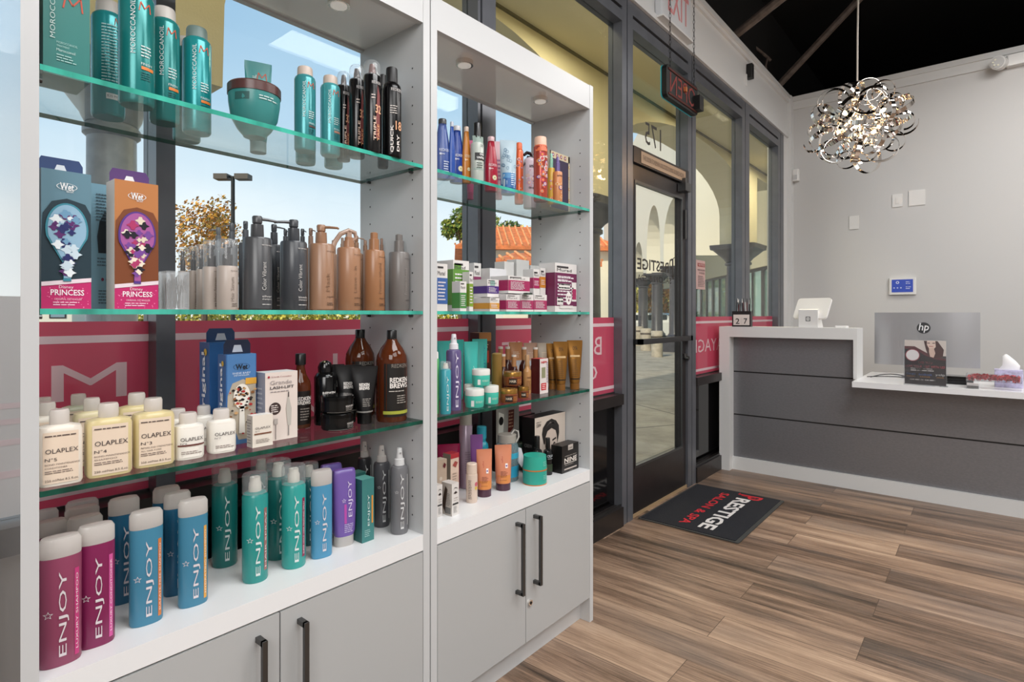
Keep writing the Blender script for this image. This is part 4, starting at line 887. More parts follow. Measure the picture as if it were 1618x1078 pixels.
def spraybottle(label, px, wpx, ty, py, col, art, head='#cfcfcf', Z=CT, grp='grey spray bottles on the counter', X=None, nk=.80, name='spray_bottle', headsep=True):
    t, r, h = place(name, label, 'bottle', grp, px, wpx, ty, Z, py=py, X=X); hb = h*nk
    secs = [(0, r*.94, r*.94), (.004, r, r), (hb*.95, r, r), (hb*.985, r*.9, r*.9), (hb, r*.5, r*.5)]
    m = M().loft(secs, mat(col, .3), 28); Host(m, secs=secs, w=r, h=h).art(art); m.obj('bottle_body', t); q = h-hb
    M().loft([(hb, r*.62, r*.62), (hb+q*.35, r*.58, r*.58), (hb+q*.40, r*.42, r*.42), (hb+q*.75, r*.34, r*.34), (h-.002, r*.30, r*.30), (h, r*.24, r*.24)], mat(head, .35) if isinstance(head, str) else head, 20).obj('spray_head', t)
    m = M().cyl((0, -r*.3, hb+q*.72), (0, -r*.44, hb+q*.72), .0022, mat('#999999', .4), 8); m.obj('nozzle', t)
    return t
ej = [('v', 'ENJOY', .05, .07, .72, '#d0d0d0', .5), ('star', -.6, .5, .22, '#c6c6c6'), ('r', .62, .74, .1, .7, '#bdbdbd', 1)]
spraybottle('grey spray bottle with a white nozzle, the front one at the right panel', 631, 27, 708, 841, '#707073', ej, '#d6d6d6')
spraybottle('dark grey spray bottle with a clear nozzle, middle one of the three', 603, 25, 704, 830, '#4a4a4e', ej, FROST)
spraybottle('nearly black spray bottle farthest back of the three grey ones', 576, 21, 698, 818, '#2c2b2e', ej, FROST)
# ================================================================== FARTHER CABINET
# --- top shelf
GR = 'tapered shampoo bottles on the top shelf of the farther cabinet'
TAP = [(.34, 1.0), (.48, .97), (.64, .82), (.80, .62), (.89, .52)]
def redk(c='#d9d9e4', sun=True): return [('h', 'REDKEN', -.62, .62, .47, c, .045), ('r', -.6, -.35, .385, .42, c, 2), ('lines', -.3, .1, .385, .42, 1, c)]+([('flow', .25, .24, .36, ['#cfd0b0', '#e0d8b0', '#9a986a']), ('lines', -.1, .6, .06, .09, 1, c)] if sun else [('lines', -.1, .7, .06, .3, 6, c)])
def tap(label, px, wpx, ty, py, col, cap, art, X=None, capf=.085): return brewbottle(label, px, wpx, ty, py, neck=TAP, capw=.50, capf=capf, art=art, X=X, body=mat(col, .25), Z=SH[0], grp=GR, cap=cap, k=.7)
tap('pale blue tapered bottle with a dark cap, leftmost on the farther top shelf', 699, 26, 189, 284, '#4a5f9c', '#3a3d40', redk('#cfd6e6', False), X=-1.25)
tap('blue tapered bottle hidden behind the pale blue one', 714, 11, 193, 284, '#2a4fa0', '#b9c0cc', [], X=-1.445)
tap('deep blue tapered bottle with a sun mark on the farther top shelf', 722, 24, 200, 290, '#173a8c', '#c0c0c4', redk(), X=-1.26)
tap('amber orange tapered bottle behind the deep blue one', 737, 15, 201, 290, '#b8742a', '#c9b4a4', redk('#e6d0a8'), X=-1.435)
squeeze('lotion_tube', 'pink tube behind the amber bottle on the farther top shelf', None, 743, 16, 222, SH[0], '#c04a78', '#b03a68', .12, [('lines', -.5, .5, .5, .8, 5, '#e8c0d0')], X=-1.42)
brewbottle('clear bottle with a tall black nozzle and a black name band, farther top shelf', 754, 21, 195, None, neck=[(.63, 1.0), (.655, .9), (.665, .66)], capw=.58, capf=.30, body=mat('#b9c0b8', .2), art=[('r', -.8, .95, .2, .78, '#8fa39a'), ('r', -.7, .95, .36, .48, '#0c0c0c', 2), ('h', 'ONE', -.05, .75, .455, '#f0f0ee', .035, .03), ('h', 'UNITED', -.45, .92, .40, '#f0f0ee', .035, .03), ('h', '25', .1, .6, .60, '#3a4a44', .035), ('lines', -.5, .7, .22, .33, 3, '#3a4a44')], cap='#151416', Z=SH[0], grp=None, X=-1.225)
tap('deep red tapered bottle with a sun mark on the farther top shelf', 776, 22, 217, 303, '#a01832', '#c9a8ac', redk('#e6c8cc'), X=-1.25)
squeeze('lotion_tube', 'pale pink tube behind the deep red bottle', None, 788, 17, 224, SH[0], '#c9a0a8', '#c98a98', .12, [('lines', -.5, .5, .3, .7, 6, '#8a5a80')], X=-1.34)
hexa = []
rr = random.Random(8)
for i in range(16):
    hexa.append(('ring', rr.uniform(-.75, .75), rr.uniform(.42, .82), .17, .03, '#3a6a8c', 1+.1*i))
squeeze('mask_tube', 'white and blue tube covered in dark hexagon outlines, farther top shelf', None, 803, 27, 222, SH[0], '#a9c0cc', '#1f5a9c', .10, [('r', -.92, .92, .10, .28, '#1f5f9f'), ('r', -.92, .92, .28, .38, '#4a8abc'), ('lines', .2, .8, .14, .4, 7, '#dfe9f2')]+hexa, X=-1.26, botw=.86)
FLW = ['#c9503c', '#e6a24a', '#f0dcd0', '#7a4a9a']
def flowers(seed, n, cs=('#d8503c', '#e8a84a', '#7a4a9c', '#efe0d4', '#c03a5a')):
    rr = random.Random(seed); o = []
    for i in range(n):
        c_ = [cs[(i+j) % len(cs)] for j in range(3)]; o.append(('flow', rr.uniform(-.7, .7), rr.uniform(.05, .72), rr.uniform(.18, .36), c_))
    return o
GF = 'flower-patterned hair products'
can('hair_spray_can', 'orange and white can hidden behind the trigger bottle, flower pattern', GF, 820, 14, 226, '#d8643c', '#e06a3c', flowers(1, 14), X=-1.34, cat='spray can')
can('hair_spray_can', 'tall flower-patterned can with a peach cap, right of the trigger bottle', GF, 854, 22, 217, '#b04a3a', '#e9c0a8', flowers(2, 22)+[('r', -.95, .95, .76, .86, '#e0714a', 3), ('h', 'amika:', -.1, .8, .68, '#f2e6de', .035, .02), ('flow', .45, .50, .5, ['#7a3a5a', '#efe0d4', '#c9508a', '#e8a040'])], X=-1.25, capf=.15, capr=.9, dome=.01)
t = brewbottle('pale flower-patterned bottle with a black trigger sprayer, farther top shelf', 837, 20, 248, 330, neck=[(.9, 1.0), (.94, .9), (.97, .6)], capw=.5, capf=.02, art=[('r', -.9, .9, .05, .9, '#cfc0cc')]+flowers(3, 8, ('#d9b8c4', '#c9a8cc', '#e8c0a0', '#dfd4dc'))+[('h', 'amika:', -.5, .7, .80, '#3a2a34', .07, .02), ('flow', .35, .55, .5, ['#8a6a9c', '#e8dce4', '#e0a050']), ('h', 'the wizard', -.6, .8, .38, '#3a2a34', .05, .02)], X=-1.235, body=mat('#c9bcc8', .3), Z=SH[0], grp=GF)
_, _, d = onX(837, -1.235); hb = zat(248, d)-SH[0]; q = 26/900*d
m = M().loft([(hb-.004, .013, .013), (hb+.02, .012, .012)], BLACK, 16); m.tube([(.0, 0, hb+.018), (.0, 0, hb+q*.8)], .009, mat('#2b1a20', .25), 10)
m.tube([(.014, 0, hb+q*.72), (.006, 0, hb+q*1.22), (-.012, 0, hb+q*1.25), (-.026, -.002, hb+q*1.05)], .009, mat('#2b1a20', .25), 10, .6); m.tube([(-.008, -.004, hb+q*1.0), (-.02, -.006, hb+q*.55), (-.034, -.006, hb+q*.25)], .0045, mat('#2b1a20', .25), 8, .6)
m.obj('trigger_sprayer', t)
t1, a, c, h = carton('gift_box', 'flower-edged open gift box at the right end of the farther top shelf', GF, 869, 900, 243, SH[0], -1.280, .045, ('#3a3048', '#c9bca8', '#c9bca8'),
       [('r', -1, 1, .88, 1, '#c9bca0'), ('r', .86, 1, 0, 1, '#c9bca0'), ('r', -1, -.92, 0, 1, '#c9bca0')]+[('flow', x_, .94, .12, ['#b0662a', '#6a5a9a', '#efe0d4']) for x_ in (-.7, -.3, .1, .5)]+[('flow', .93, z_, .08, ['#b08a2a', '#efe0d4']) for z_ in (.2, .4, .6, .8)])
pk_ = [('flow', .2, .48, .5, ['#6a3a7a', '#efd0c4', '#e08a3a'])]+flowers(6, 9, ('#e0a050', '#c9603c', '#e8c8a0'))+[('h', 'amika:', -.6, .7, .86, '#5a2a2a', .06, .02)]
def amp(label, px, wpx, ty, by, X, col, cap, art): return pump(label, px, wpx, ty, by, X, col, art, GF, 1, cap=cap, head=False, Z=SH[0])
amp('orange flower-patterned bottle with a purple spray cap before the gift box', 881, 15, 249, 272, -1.222, '#cf8a5a', '#6a5a94', pk_)
amp('yellow flower-patterned bottle with a mint spray cap beside the tall can', 871, 12, 243, 266, -1.245, '#c9a23c', '#8ac0a8', flowers(7, 10))

# --- middle shelf
GM = 'skincare boxes on the middle shelf of the farther cabinet'
def mur(label, px0, px1, ty, Xf, dep, band, b0=.12, b1=.62, Z=SH[1], txt='#e6dfe2', top='#e9e8e8', extra=(), h=None):
    art = [('r', -1, 1, b0, b1, band), ('r', -.85, .2, .90, .94, '#3a3638', 1), ('h', 'Murad', -.85, .5, .80 if b1 < .75 else .86, '#4a4648', .09 if b1 < .75 else .06), ('lines', -.8, .7, b0+.06, b1-.06, max(3, int((b1-b0)*12)), txt)]+list(extra)
    return carton('skincare_box', label, GM, px0, px1, ty, Z, Xf, dep, ('#ddd9d6', '#d3d0cf', top), art, side=[('r', -1, 1, b0, b1, band)], h=h)
mur('white box with a blue band at the left end of the farther middle shelf', 690, 707, 417, -1.25, .07, '#3f62a0', .15, .70)
mur('tall white and green box behind the small green one', 716, 741, 412, -1.27, .08, '#5f8f3a', .12, .82, extra=[('r', -.9, 0, .82, .93, '#5f8f3a', 1)])
mur('small green box with a bottle picture before the tall green one', 727, 737, 445, -1.22, .035, '#4a8a44', .1, .62, extra=[('r', -1.9, -1.1, .1, .9, '#6f9a6a')] if False else ())
mur('narrow white box with a green band, right of the tall green one', 741.5, 747.5, 430, -1.235, .03, '#7a9a2e', .12, .70)
mur('white box with a plum band standing behind the narrow green one', 749, 760, 416, -1.40, .05, '#8a3a62', .3, .72)
_, ya, d = onX(752, -1.24); HB = .0305; z2 = SH[1]
t1 = mur('flat white box with a yellow band, bottom left of the stacked boxes', 774, 789, 471, -1.225, .085, '#d0953a', .18, .62)[0]
zt_ = SH[1]+zat(471, onX(781, -1.225)[2])-SH[1]+.0005
mur('flat box with a purple band on top of the yellow-banded one', 770, 788, 442, -1.245, .07, '#4a2c7a', .2, .62, Z=zt_+.003, extra=[('r', -.5, .3, .64, .95, '#8fb0a8', 1)])
for i, (a_, b_, lb) in enumerate(((800, 821.5, 'left'), (822.5, 843, 'middle'), (844, 864, 'right'))):
    mur('small crimson-banded white box, %s one of the three in the front row' % lb, a_, b_, 466, -1.215, .06, '#a3285a', .12, .66)
zt_ = zat(466, onX(820, -1.215)[2])+.0005
mur('wide crimson-banded box lying on the front row of small boxes', 803, 837, 437, -1.222, .08, '#a3285a', .15, .75, Z=zt_+.004)
jar('sample_pot', 'small dark green pot lying on the front row, under the wide crimson box', None, 834, 15, 463, zt_, '#5f7a68', '#1c1f1e', .5, (), X=-1.20)
mur('upright white box with a crimson label behind the small front boxes', 843, 853, 426, -1.29, .05, '#a3285a', .55, .8)
mur('upright white box with an orange label behind the small front boxes', 854, 862, 424, -1.285, .05, '#c9822e', .55, .8)
for i, (a_, b_, ty_, lb) in enumerate(((797, 812, 414, 'left'), (816, 836, 411, 'middle'), (838, 852, 420, 'right'))):
    carton('shipping_box', 'plain white box at the back of the farther middle shelf, %s one of three' % lb, GM, a_, b_, ty_, SH[1], -1.42, .05, ('#dcdad8', '#c9c7c6', '#f0efee'))
carton('shipping_box', 'plain white box behind the stacked boxes, near the window post', GM, 774, 800, 425, SH[1], -1.36, .05, ('#dcdcdf', '#c9c7c6', '#f0efee'))
mur('large white mask box with dark plum art at the right of the farther middle shelf', 877, 911, 417, -1.245, .075, '#6a1f4a', .12, .80,
    extra=[('lines', -.8, .5, .62, .76, 2, '#e6d8e0'), ('r', -.7, .35, .46, .58, '#e0dcd8', 2), ('r', -.85, -.3, .14, .30, '#d9d4d0', 2), ('r', .5, .95, .22, .62, '#e6e2de', 2), ('r', .55, .9, .26, .48, '#a3285a', 4), ('o', .2, .28, .26, '#ece6e2', 3, 1.3), ('o', .1, .31, .05, '#6a1f4a', 5), ('o', .3, .31, .05, '#6a1f4a', 5), ('o', .2, .24, .06, '#6a1f4a', 5), ('r', -.6, .6, .07, .13, '#d9d4d0', 4)])

# --- third shelf
GT = 'teal hair masks of the farther cabinet'
Z3 = SH[2]
espray('blue spray can with a white cap at the left of the farther third shelf', 704, 17, 571, 654, '#3f9aa6', star=False, grp=None, Z=Z3, capf=.14)
can('gloss_spray', 'green spray can cut off by the cabinet side on the farther third shelf', None, 689, 10, 556, '#6ac07a', '#e9e9e6', [], Z=Z3, X=-1.24)
spraybottle('tall purple spray bottle with a white nozzle on the farther third shelf', 717, 24, 528, 648, '#5c4f7c', [('v', 'ENJOY', .1, .05, .76, '#ddd6e6', .5)], '#dcdadf', Z=Z3, grp=None, nk=.80)
POU = [('v', 'ENJOY', .45, .08, .6, '#d6ecea', .3)]
for i, (px, w_, ty, X, lb) in enumerate(((701, 22, 539, -1.42, 'leftmost, behind the blue can'), (722, 22, 537, -1.40, 'second, behind the purple bottle'), (744, 22, 540, -1.335, 'third, behind the purple bottle'), (758, 24, 536, -1.38, 'rightmost, behind the stacked jars'))):
    squeeze('refill_pouch', 'teal pouch at the back of the farther third shelf, '+lb, GT, px, w_, ty, Z3, '#3fb3aa', '#2f9a92', .04, POU if i != 3 else [('ring', .2, .42, .28, .06, '#d6ecea', 2), ('v', 'ENJOY', .6, .3, .9, '#3a7a9a', .2)], X=X, botw=.9, cat='pouch')
def tj(label, px, w_, ty, py=None, X=None, Z=Z3): return jar('mask_jar', label, GT, px, w_, ty, Z, '#45b8a4', '#e2e0da', .36, [('lines', -.3, .6, .25, .38, 2, '#c9ded2'), ('r', -.7, -.45, .08, .4, '#e6e6e2', 1)], py=py, X=X)
t, r, hj = tj('teal jar with a white lid, front left under the stacked one', 750, 30, 614, py=643)
tj('teal jar with a white lid, front right beside the gold jars', 776, 24, 609, py=638)
xj, yj, dj = onX(760, -1.27)
tj('teal jar with a white lid stacked on top of the lower ones', 760, 29, 583, X=-1.262, Z=Z3+hj+.003)
tj('teal jar farther back whose lid shows between the lower jars', 779, 16, 604, X=-1.36)
tj('teal jar at the left back of the lower jars, mostly hidden', 741, 15, 607, X=-1.305)
GD = 'golden brown hair products'
GOLD = '#9a6a30'
carton('oil_box', 'tall dark brown box with a copper top behind the teal jars', GD, 757, 776, 526, Z3, -1.42, .045, ('#4a2416', '#3a1c12', '#a8784a'), [('r', -1, 1, .86, 1, '#a8703a'), ('r', -.6, .6, .5, .7, '#b0402c', 1), ('lines', -.6, .6, .74, .82, 2, '#d9b890')])
can('gold_can', 'plain golden can behind the teal jar on the farther third shelf', GD, 785, 17, 558, '#8f7038', '#9a7c42', [], Z=Z3, X=-1.32, capf=.02, capr=.97, dome=.01, cat='spray can')
gj = [('r', -.9, .9, .08, .60, '#6a3418'), ('r', -.75, .0, .12, .52, '#1c1412', 2), ('h', 'HASK', -.7, -.05, .34, '#d9c8b0', .18, .02), ('lines', .1, .8, .15, .5, 5, '#d08a4a')]
def gjar(label, px, w_, ty, py=None, X=None, Z=Z3): return jar('hair_mask_jar', label, GD, px, w_, ty, Z, '#8a4a22', mat('#a87c3a', .25, .7), .34, gj, py=py, X=X)
t, r, hg = gjar('gold-lidded brown jar, front left under the stacked one', 804, 28, 614, py=636)
gjar('gold-lidded brown jar stacked on top of the front left one', 810, 29, 587, X=-1.255, Z=Z3+hg+.001)
gjar('gold-lidded brown jar, front right beside the clear bottle', 827, 18, 611, py=629)
def mini(label, px, ty, X, w_=9):
    t, r, h = place('oil_bottle', label, 'bottle', 'small brown oil bottles', px, w_, ty, Z3, X=X)
    m = M().loft([(0, r*.95, r*.95), (.003, r, r), (h*.55, r, r), (h*.68, r*.5, r*.5), (h*.7, r*.42, r*.42), (h*.94, r*.42, r*.42)], mat('#3a150e', .12), 20); m.obj('bottle_body', t)
    M().loft([(h*.70, r*.5, r*.5), (h*.95, r*.5, r*.5)], mat('#a8784f', .3), 16).obj('neck_wrap', t); M().loft([(h*.95, r*.52, r*.52), (h, r*.52, r*.52)], mat('#d9cfc6', .3), 16).obj('cap', t)
for px, ty, X, lb in ((791, 548, -1.42, 'back row, leftmost'), (802, 548, -1.42, 'back row, second'), (828, 549, -1.37, 'back row, third'), (846, 549, -1.34, 'back row, rightmost'), (795, 560, -1.33, 'front row, left'), (812, 561, -1.33, 'front row, right')):
    mini('small brown oil bottle with a cream cap, '+lb, px, ty, X, 15)
brewbottle('clear amber bottle with a long cream neck before the silver tubes', 833, 13, 561, 622, neck=[(.55, 1.0), (.6, .95), (.66, .55)], capw=.55, capf=.28, art=[('h', 'HASK', -.5, .7, .42, '#5a3018', .05, .02), ('lines', -.6, .7, .1, .35, 7, '#7a4a28')], body=mat('#b98a5a', .2), Z=Z3, grp=GD, cap='#b08a64')
carton('kit_box', 'white and red box with dark side, between the clear bottle and the gold tubes', None, 853, 866, 567, Z3, -1.250, .04, ('#d9cfcc', '#4a1016', '#c02830'), [('h', 'NEW', -.7, .7, .9, '#c02830', .06, .03), ('r', -.6, .3, .45, .75, '#8a8a6a', 1), ('r', -.7, .5, .1, .3, '#c02830', 1), ('lines', -.5, .5, .12, .28, 3, '#f0dcdc'), ('v', 'coconut', .7, .3, .9, '#5a3a7a', .3)])
for px, ty, X, c_, lb in ((815, 541, -1.445, '#c98a5a', 'left'), (838, 542, -1.41, '#c9a08a', 'middle'), (860, 542, -1.355, '#b9aa9a', 'right')):
    squeeze('cream_tube', 'silver and copper tube at the back of the farther third shelf, %s one of three' % lb, 'silver and copper tubes', px, 22, ty, Z3, c_, '#c9c4cc', .1, [('r', -.8, .8, .15, .6, '#c4c4cc'), ('lines', -.4, .6, .66, .8, 4, '#e8d0b8')], X=X, botw=.7)
for px, ty, X, lb, w_ in ((873, 543, -1.30, 'behind the other two, the darkest', 20), (886, 540, -1.26, 'the middle one', 24), (908, 538, -1.235, 'the right one at the side panel', 25)):
    squeeze('gold_tube', 'golden tube standing on its cap, '+lb, 'golden tubes', px, w_, ty, Z3, '#96682e', '#7a5020', .13, [('h', 'OYA', -.3, .3, .84, '#3a2408', .08), ('r', -.62, .62, .66, .70, '#c9a878', 1), ('lines', -.4, .4, .25, .62, 9, '#6a4820'), ('r', -.6, .6, .20, .225, '#2a1a08', 1)], X=X, botw=.62, metal=.7, rough=.28)

# --- counter
GE = 'eyelash and brow kits'
eye = [('p', [(-.7, .80), (-.2, .88), (.4, .86), (.75, .78), (.4, .84), (-.2, .855)], '#2a1c1c', 1), ('p', [(-.6, .70), (0, .76), (.6, .70), (0, .67)], '#3a2a2a', 1), ('o', .05, .715, .14, '#181414', 2), ('h', 'instant', -.5, .6, .55, '#6a4a3a', .04), ('h', 'brow kit', -.5, .6, .48, '#6a4a3a', .04), ('r', -.8, .8, .34, .39, '#2a2a2c', 1), ('lines', -.6, .5, .08, .3, 6, '#7a7674')]
carton('brow_kit_box', 'small white box with an eye picture standing on the counter, nearest the edge', GE, 714, 725, 764, CT, -1.228, .045, ('#d9d4d0', '#b9b0a8', '#cfc8c4'), eye, side=[('p', [(-.9, .3), (-.2, .9), (.2, .8), (-.3, .1)], '#3a2a22', 1), ('r', -.3, .8, .05, .25, '#6a6866', 1), ('lines', 0, .8, .3, .7, 8, '#6a6664')])
carton('brow_kit_box', 'small white box with an eye picture at the cabinet side, left of its twin', GE, 690.5, 699, 767, CT, -1.255, .04, ('#d9d4d0', '#b9b0a8', '#cfc8c4'), eye)
carton('lip_kit_box', 'beige box with a lip picture behind the small eye boxes, left one', GE, 691, 706, 727, CT, -1.32, .03, ('#b4a08e', '#9c8a7c', '#cfc0b0'), [('p', [(.1, .86), (.4, .93), (.8, .88), (.5, .80)], '#5a1820', 2), ('lines', -.6, .6, .2, .5, 5, '#6a5850'), ('o', -.3, .6, .3, '#c9bcae', 1)])
carton('lip_kit_box', 'cream box with a lip picture behind the small eye boxes, right one', GE, 712, 725, 717, CT, -1.33, .035, ('#d9c0ae', '#8a8072', '#b03040'), [('r', -1, 1, .9, 1, '#a82a34'), ('p', [(-.6, .76), (0, .84), (.7, .80), (.2, .70)], '#a04a44', 2), ('lines', -.6, .6, .2, .6, 7, '#a08a7c')])
squeeze('gift_bag', 'shiny magenta pouch leaning at the left back of the farther counter', None, 709, 36, 702, CT, '#8a1440', '#7a1038', .03, [('r', -.9, .9, .03, .5, '#8a1440'), ('lines', -.6, .6, .6, .8, 3, '#b04a70')], X=-1.42, botw=.95, cat='pouch', rough=.15)
can('hair_spray_can', 'tall clear-capped mauve can behind the beige bottle on the farther counter', None, 736, 21, 652, '#a08c9c', '#9a948c', [('lines', -.5, .5, .2, .5, 10, '#6a5a64')], Z=CT, X=-1.40, capf=.16, capr=.92, dome=.02)
squeeze('cream_tube', 'purple tube behind the left peach tube', None, 753, 20, 687, CT, '#7a4a88', '#5a3068', .12, [('v', 'curl', .3, .2, .5, '#2a1c34', .4)], X=-1.345, botw=.8)
GBt = 'blue gel bottles'
def gel(label, px, w_, ty, X, lid): return brewbottle(label, px, w_, ty, None, neck=[(.62, 1.0), (.68, .9), (.72, .6)], capw=.7, capf=.22, art=[('r', -.8, .8, .1, .55, '#2a8fa8')], X=X, body=mat('#2f9ab0', .12), Z=CT, grp=GBt, cap=lid)
gel('blue bottle with a blue cap behind the purple tube', 761, 22, 674, -1.42, '#2f9ab0')
t = brewbottle('clear blue shaker bottle with a grey loop lid behind the right peach tube', 801, 37, 686, None, neck=[(.72, 1.0), (.78, .92), (.80, .8)], capw=.8, capf=.17, art=[('r', -.9, .9, .1, .34, '#2a8fb0'), ('r', -.9, .9, .50, .62, '#3aa0bc')], X=-1.35, body=clear('#a9c4cc', .3, .05, key='shaker_plastic'), Z=CT, grp=None, cap='#a39c94')
_, _, d = onX(801, -1.35); hh = zat(686, d)-CT
M().tube([(.010, 0, hh-.01), (.03, 0, hh+.012), (.045, 0, hh+.006), (.048, 0, hh-.015), (.036, 0, hh-.035), (.024, 0, hh-.038)], .0035, mat('#b9b4ae', .4), 8).obj('loop_handle', t)
m = M(); m.add([(.040, -.012, hh-.05), (.052, -.014, hh-.055), (.064, -.016, hh-.10), (.052, -.018, hh-.125), (.036, -.014, hh-.10)], [(0, 1, 2, 3, 4)], mat('#cfccd0', .5)); m.add([(.040, -.0115, hh-.05), (.052, -.0135, hh-.055), (.064, -.0155, hh-.10), (.052, -.0175, hh-.125), (.036, -.0135, hh-.10)], [(4, 3, 2, 1, 0)], mat('#cfccd0', .5)); m.tube([(.044, -.012, hh-.052), (.046, 0, hh-.02)], .0007, BLACK, 4); m.obj('hang_tag', t)
GP = 'peach hair tubes'
pe = [('r', -.88, .88, .17, .34, '#cf8446'), ('v', 'ulu', -.2, .62, .75, '#b0503c', .2) , ('r', .15, .45, .50, .60, '#efe6e0', 2), ('o', .3, .55, .1, '#6a4a9a', 3), ('lines', -.4, .5, .30, .44, 5, '#7a4030'), ('h', 'pureology', -.5, .3, .24, '#5a2f28', .02)]
squeeze('curl_tube', 'peach tube with a plum cap, left one of the two on the farther counter', GP, 765, 25, 710, CT, '#cf8464', '#4a2c3c', .16, pe, py=783, botw=.92)
squeeze('curl_tube', 'peach tube with a plum cap, right one of the two on the farther counter', GP, 795, 27, 703, CT, '#cf8464', '#4a2c3c', .16, pe, py=773, botw=.88)
spb = brewbottle('slim beige bottle standing left of the peach tubes on the counter edge', 745.5, 18, 732, 793, neck=[(.68, 1.0), (.72, .97), (.73, .86)], capw=.92, capf=.26, art=[('o', .45, .48, .32, '#c05a6a', 1, 1.2), ('o', .4, .38, .3, '#d0b04a', 2, 1.0), ('lines', -.9, -.4, .1, .6, 12, '#6a5a54')], body=mat('#d3bfb0', .4), Z=CT, grp=None, cap='#d9c4b4')
# round teal gift tin
t, r, h = place('gift_tin', 'round turquoise box with orange rims on the farther counter', 'box', None, 845, 38, 719, CT, py=763); hb = h*.5
secs = [(0, r, r), (hb, r, r)]
m = M().loft(secs, mat('#2fa090', .4), 40); m.loft([(0, r*1.01, r*1.01), (.003, r*1.01, r*1.01)], mat('#c9702e', .4), 40); Host(m, secs=secs, w=r, h=h).art([('lines', .3, .75, .2, .36, 3, '#8ad0c4')]); m.obj('tin_body', t)
secs = [(hb, r*1.01, r*1.01), (hb+.004, r*1.01, r*1.01), (h, r*.94, r*.94)]
m = M().loft(secs, mat('#2fa692', .4), 40); m.loft([(hb, r*1.02, r*1.02), (hb+.004, r*1.02, r*1.02)], mat('#c9702e', .4), 40); Host(m, secs=secs, w=r, h=h).art([('lines', .3, .75, .66, .84, 3, '#8ad0c4')]); m.obj('lid', t)
# men's products
_, ya, _ = onX(843, -1.33)
carton('grooming_box', 'cream box with a black and white portrait of dark swept hair, black sides', None, 845, 893, 656, CT, -1.302, .06, ('#d0c2b6', '#0b0a0a', '#141313'),
       [('h', 'CREW', -.92, -.62, .86, '#4a4442', .06, .01), ('lines', -.92, -.6, .90, .93, 1, '#6a6460'),
        ('p', [(-.34, .30), (-.38, .62), (-.30, .74), (0, .80), (.34, .74), (.42, .60), (.40, .30), (.2, .12), (0, .05), (-.2, .12)], '#c9b8ac', 1),
        ('p', [(-.44, .50), (-.56, .68), (-.50, .80), (-.25, .90), (.05, .93), (.35, .88), (.54, .78), (.56, .64), (.44, .46), (.40, .60), (.33, .70), (.05, .76), (-.22, .72), (-.34, .62), (-.37, .50)], '#1c1716', 2),
        ('p', [(-.3, .80), (-.05, .88), (.25, .84), (.1, .86), (-.1, .85)], '#6a6260', 3), ('p', [(.1, .52), (.36, .55), (.34, .58), (.1, .55)], '#241d1b', 3), ('p', [(-.30, .52), (-.06, .50), (-.06, .53), (-.28, .56)], '#241d1b', 3),
        ('p', [(.12, .46), (.32, .47), (.22, .50)], '#2a2220', 3), ('p', [(-.28, .47), (-.08, .46), (-.18, .50)], '#2a2220', 3), ('p', [(-.02, .36), (.1, .36), (.06, .48)], '#9c8a80', 3), ('p', [(-.12, .26), (.16, .26), (.02, .23)], '#6a4a44', 3), ('p', [(-.6, 0), (.7, 0), (.35, .14), (0, .04), (-.3, .14)], '#1c1a1a', 3)],
       side=[('h', 'CREW', -.6, .6, .5, '#6a6664', .06), ('lines', -.6, .6, .2, .4, 5, '#4a4644')])
carton('fragrance_box', 'small black box lettered NINE at the right end of the farther counter', None, 888, 914, 702, CT, -1.235, .05, ('#171413', '#0e0c0c', '#241d1a'),
       [('r', -.3, .3, .8, .99, '#b9b0a8', 1), ('h', 'CREW', -.22, .22, .87, '#2a2624', .06), ('h', 'AMERICAN CREW', -.7, .7, .60, '#b9b0a8', .04), ('h', 'NINE', -.75, .75, .45, '#e0d8d0', .17, .02), ('r', -.75, .75, .32, .34, '#e0d8d0', 1), ('lines', -.7, .7, .25, .29, 1, '#a8a098'), ('r', -.75, .75, .10, .15, '#b9aca4', 1), ('h', 'CLASSIC', -.2, .3, .04, '#a8a098', .03)])
GC = 'black grooming bottles with tall caps'
ca = [('h', 'CREW', -.6, .8, .52, '#b9c0c4', .07, .01), ('lines', -.5, .7, .42, .48, 1, '#8a8e90'), ('r', -.7, .8, .1, .3, '#24331f', 1)]
NC = [(.60, 1.0), (.66, .85), (.69, .5)]
brewbottle('black bottle with a tall black cap, right of two before the portrait box', 865.5, 15, 692, None, neck=NC, capw=.5, capf=.27, art=ca, body=mat('#121315', .15), Z=CT, grp=GC, X=-1.276)
brewbottle('black bottle with a tall black cap, left of two before the portrait box', 849, 16, 689, None, neck=NC, capw=.5, capf=.27, art=ca, body=mat('#121315', .15), Z=CT, grp=GC, X=-1.281)
jar('cream_jar', 'dark green jar behind the grey loop lid', None, 822, 18, 699, CT, '#26352a', '#1d3a2c', .3, [('lines', -.6, .6, .2, .6, 4, '#6a7a5a')], X=-1.40)
# decorated case
sk = [('p', [(-.9, .1), (-.5, .1), (-.35, .9), (-.8, .95)], '#d9d4cc', 1), ('o', -.6, .80, .2, '#141010', 2, 1.2), ('o', -.62, .55, .17, '#c99a3a', 2, 1.3), ('o', -.65, .40, .22, '#b08428', 3, .9), ('o', -.62, .44, .1, '#1c1610', 4), ('r', -.8, -.5, .2, .3, '#c99a3a', 3),
      ('p', [(0, .55), (.5, .65), (.55, .95), (.05, .95)], '#5a1f1a', 1), ('lines', .05, .5, .65, .93, 5, '#b08a70'), ('p', [(.0, .1), (.7, .2), (.75, .52), (.05, .45)], '#1c1410', 2), ('h', 'EX', .15, .6, .32, '#c99a4a', .18, .02)]
carton('sticker_case', 'black and white case covered in gold badges at the back of the farther counter', None, 784, 820, 644, CT, -1.445, .02, ('#9a948e', '#0e0c0c', '#0e0c0c'), [('r', -1, 1, 0, .12, '#0e0c0c')]+sk)
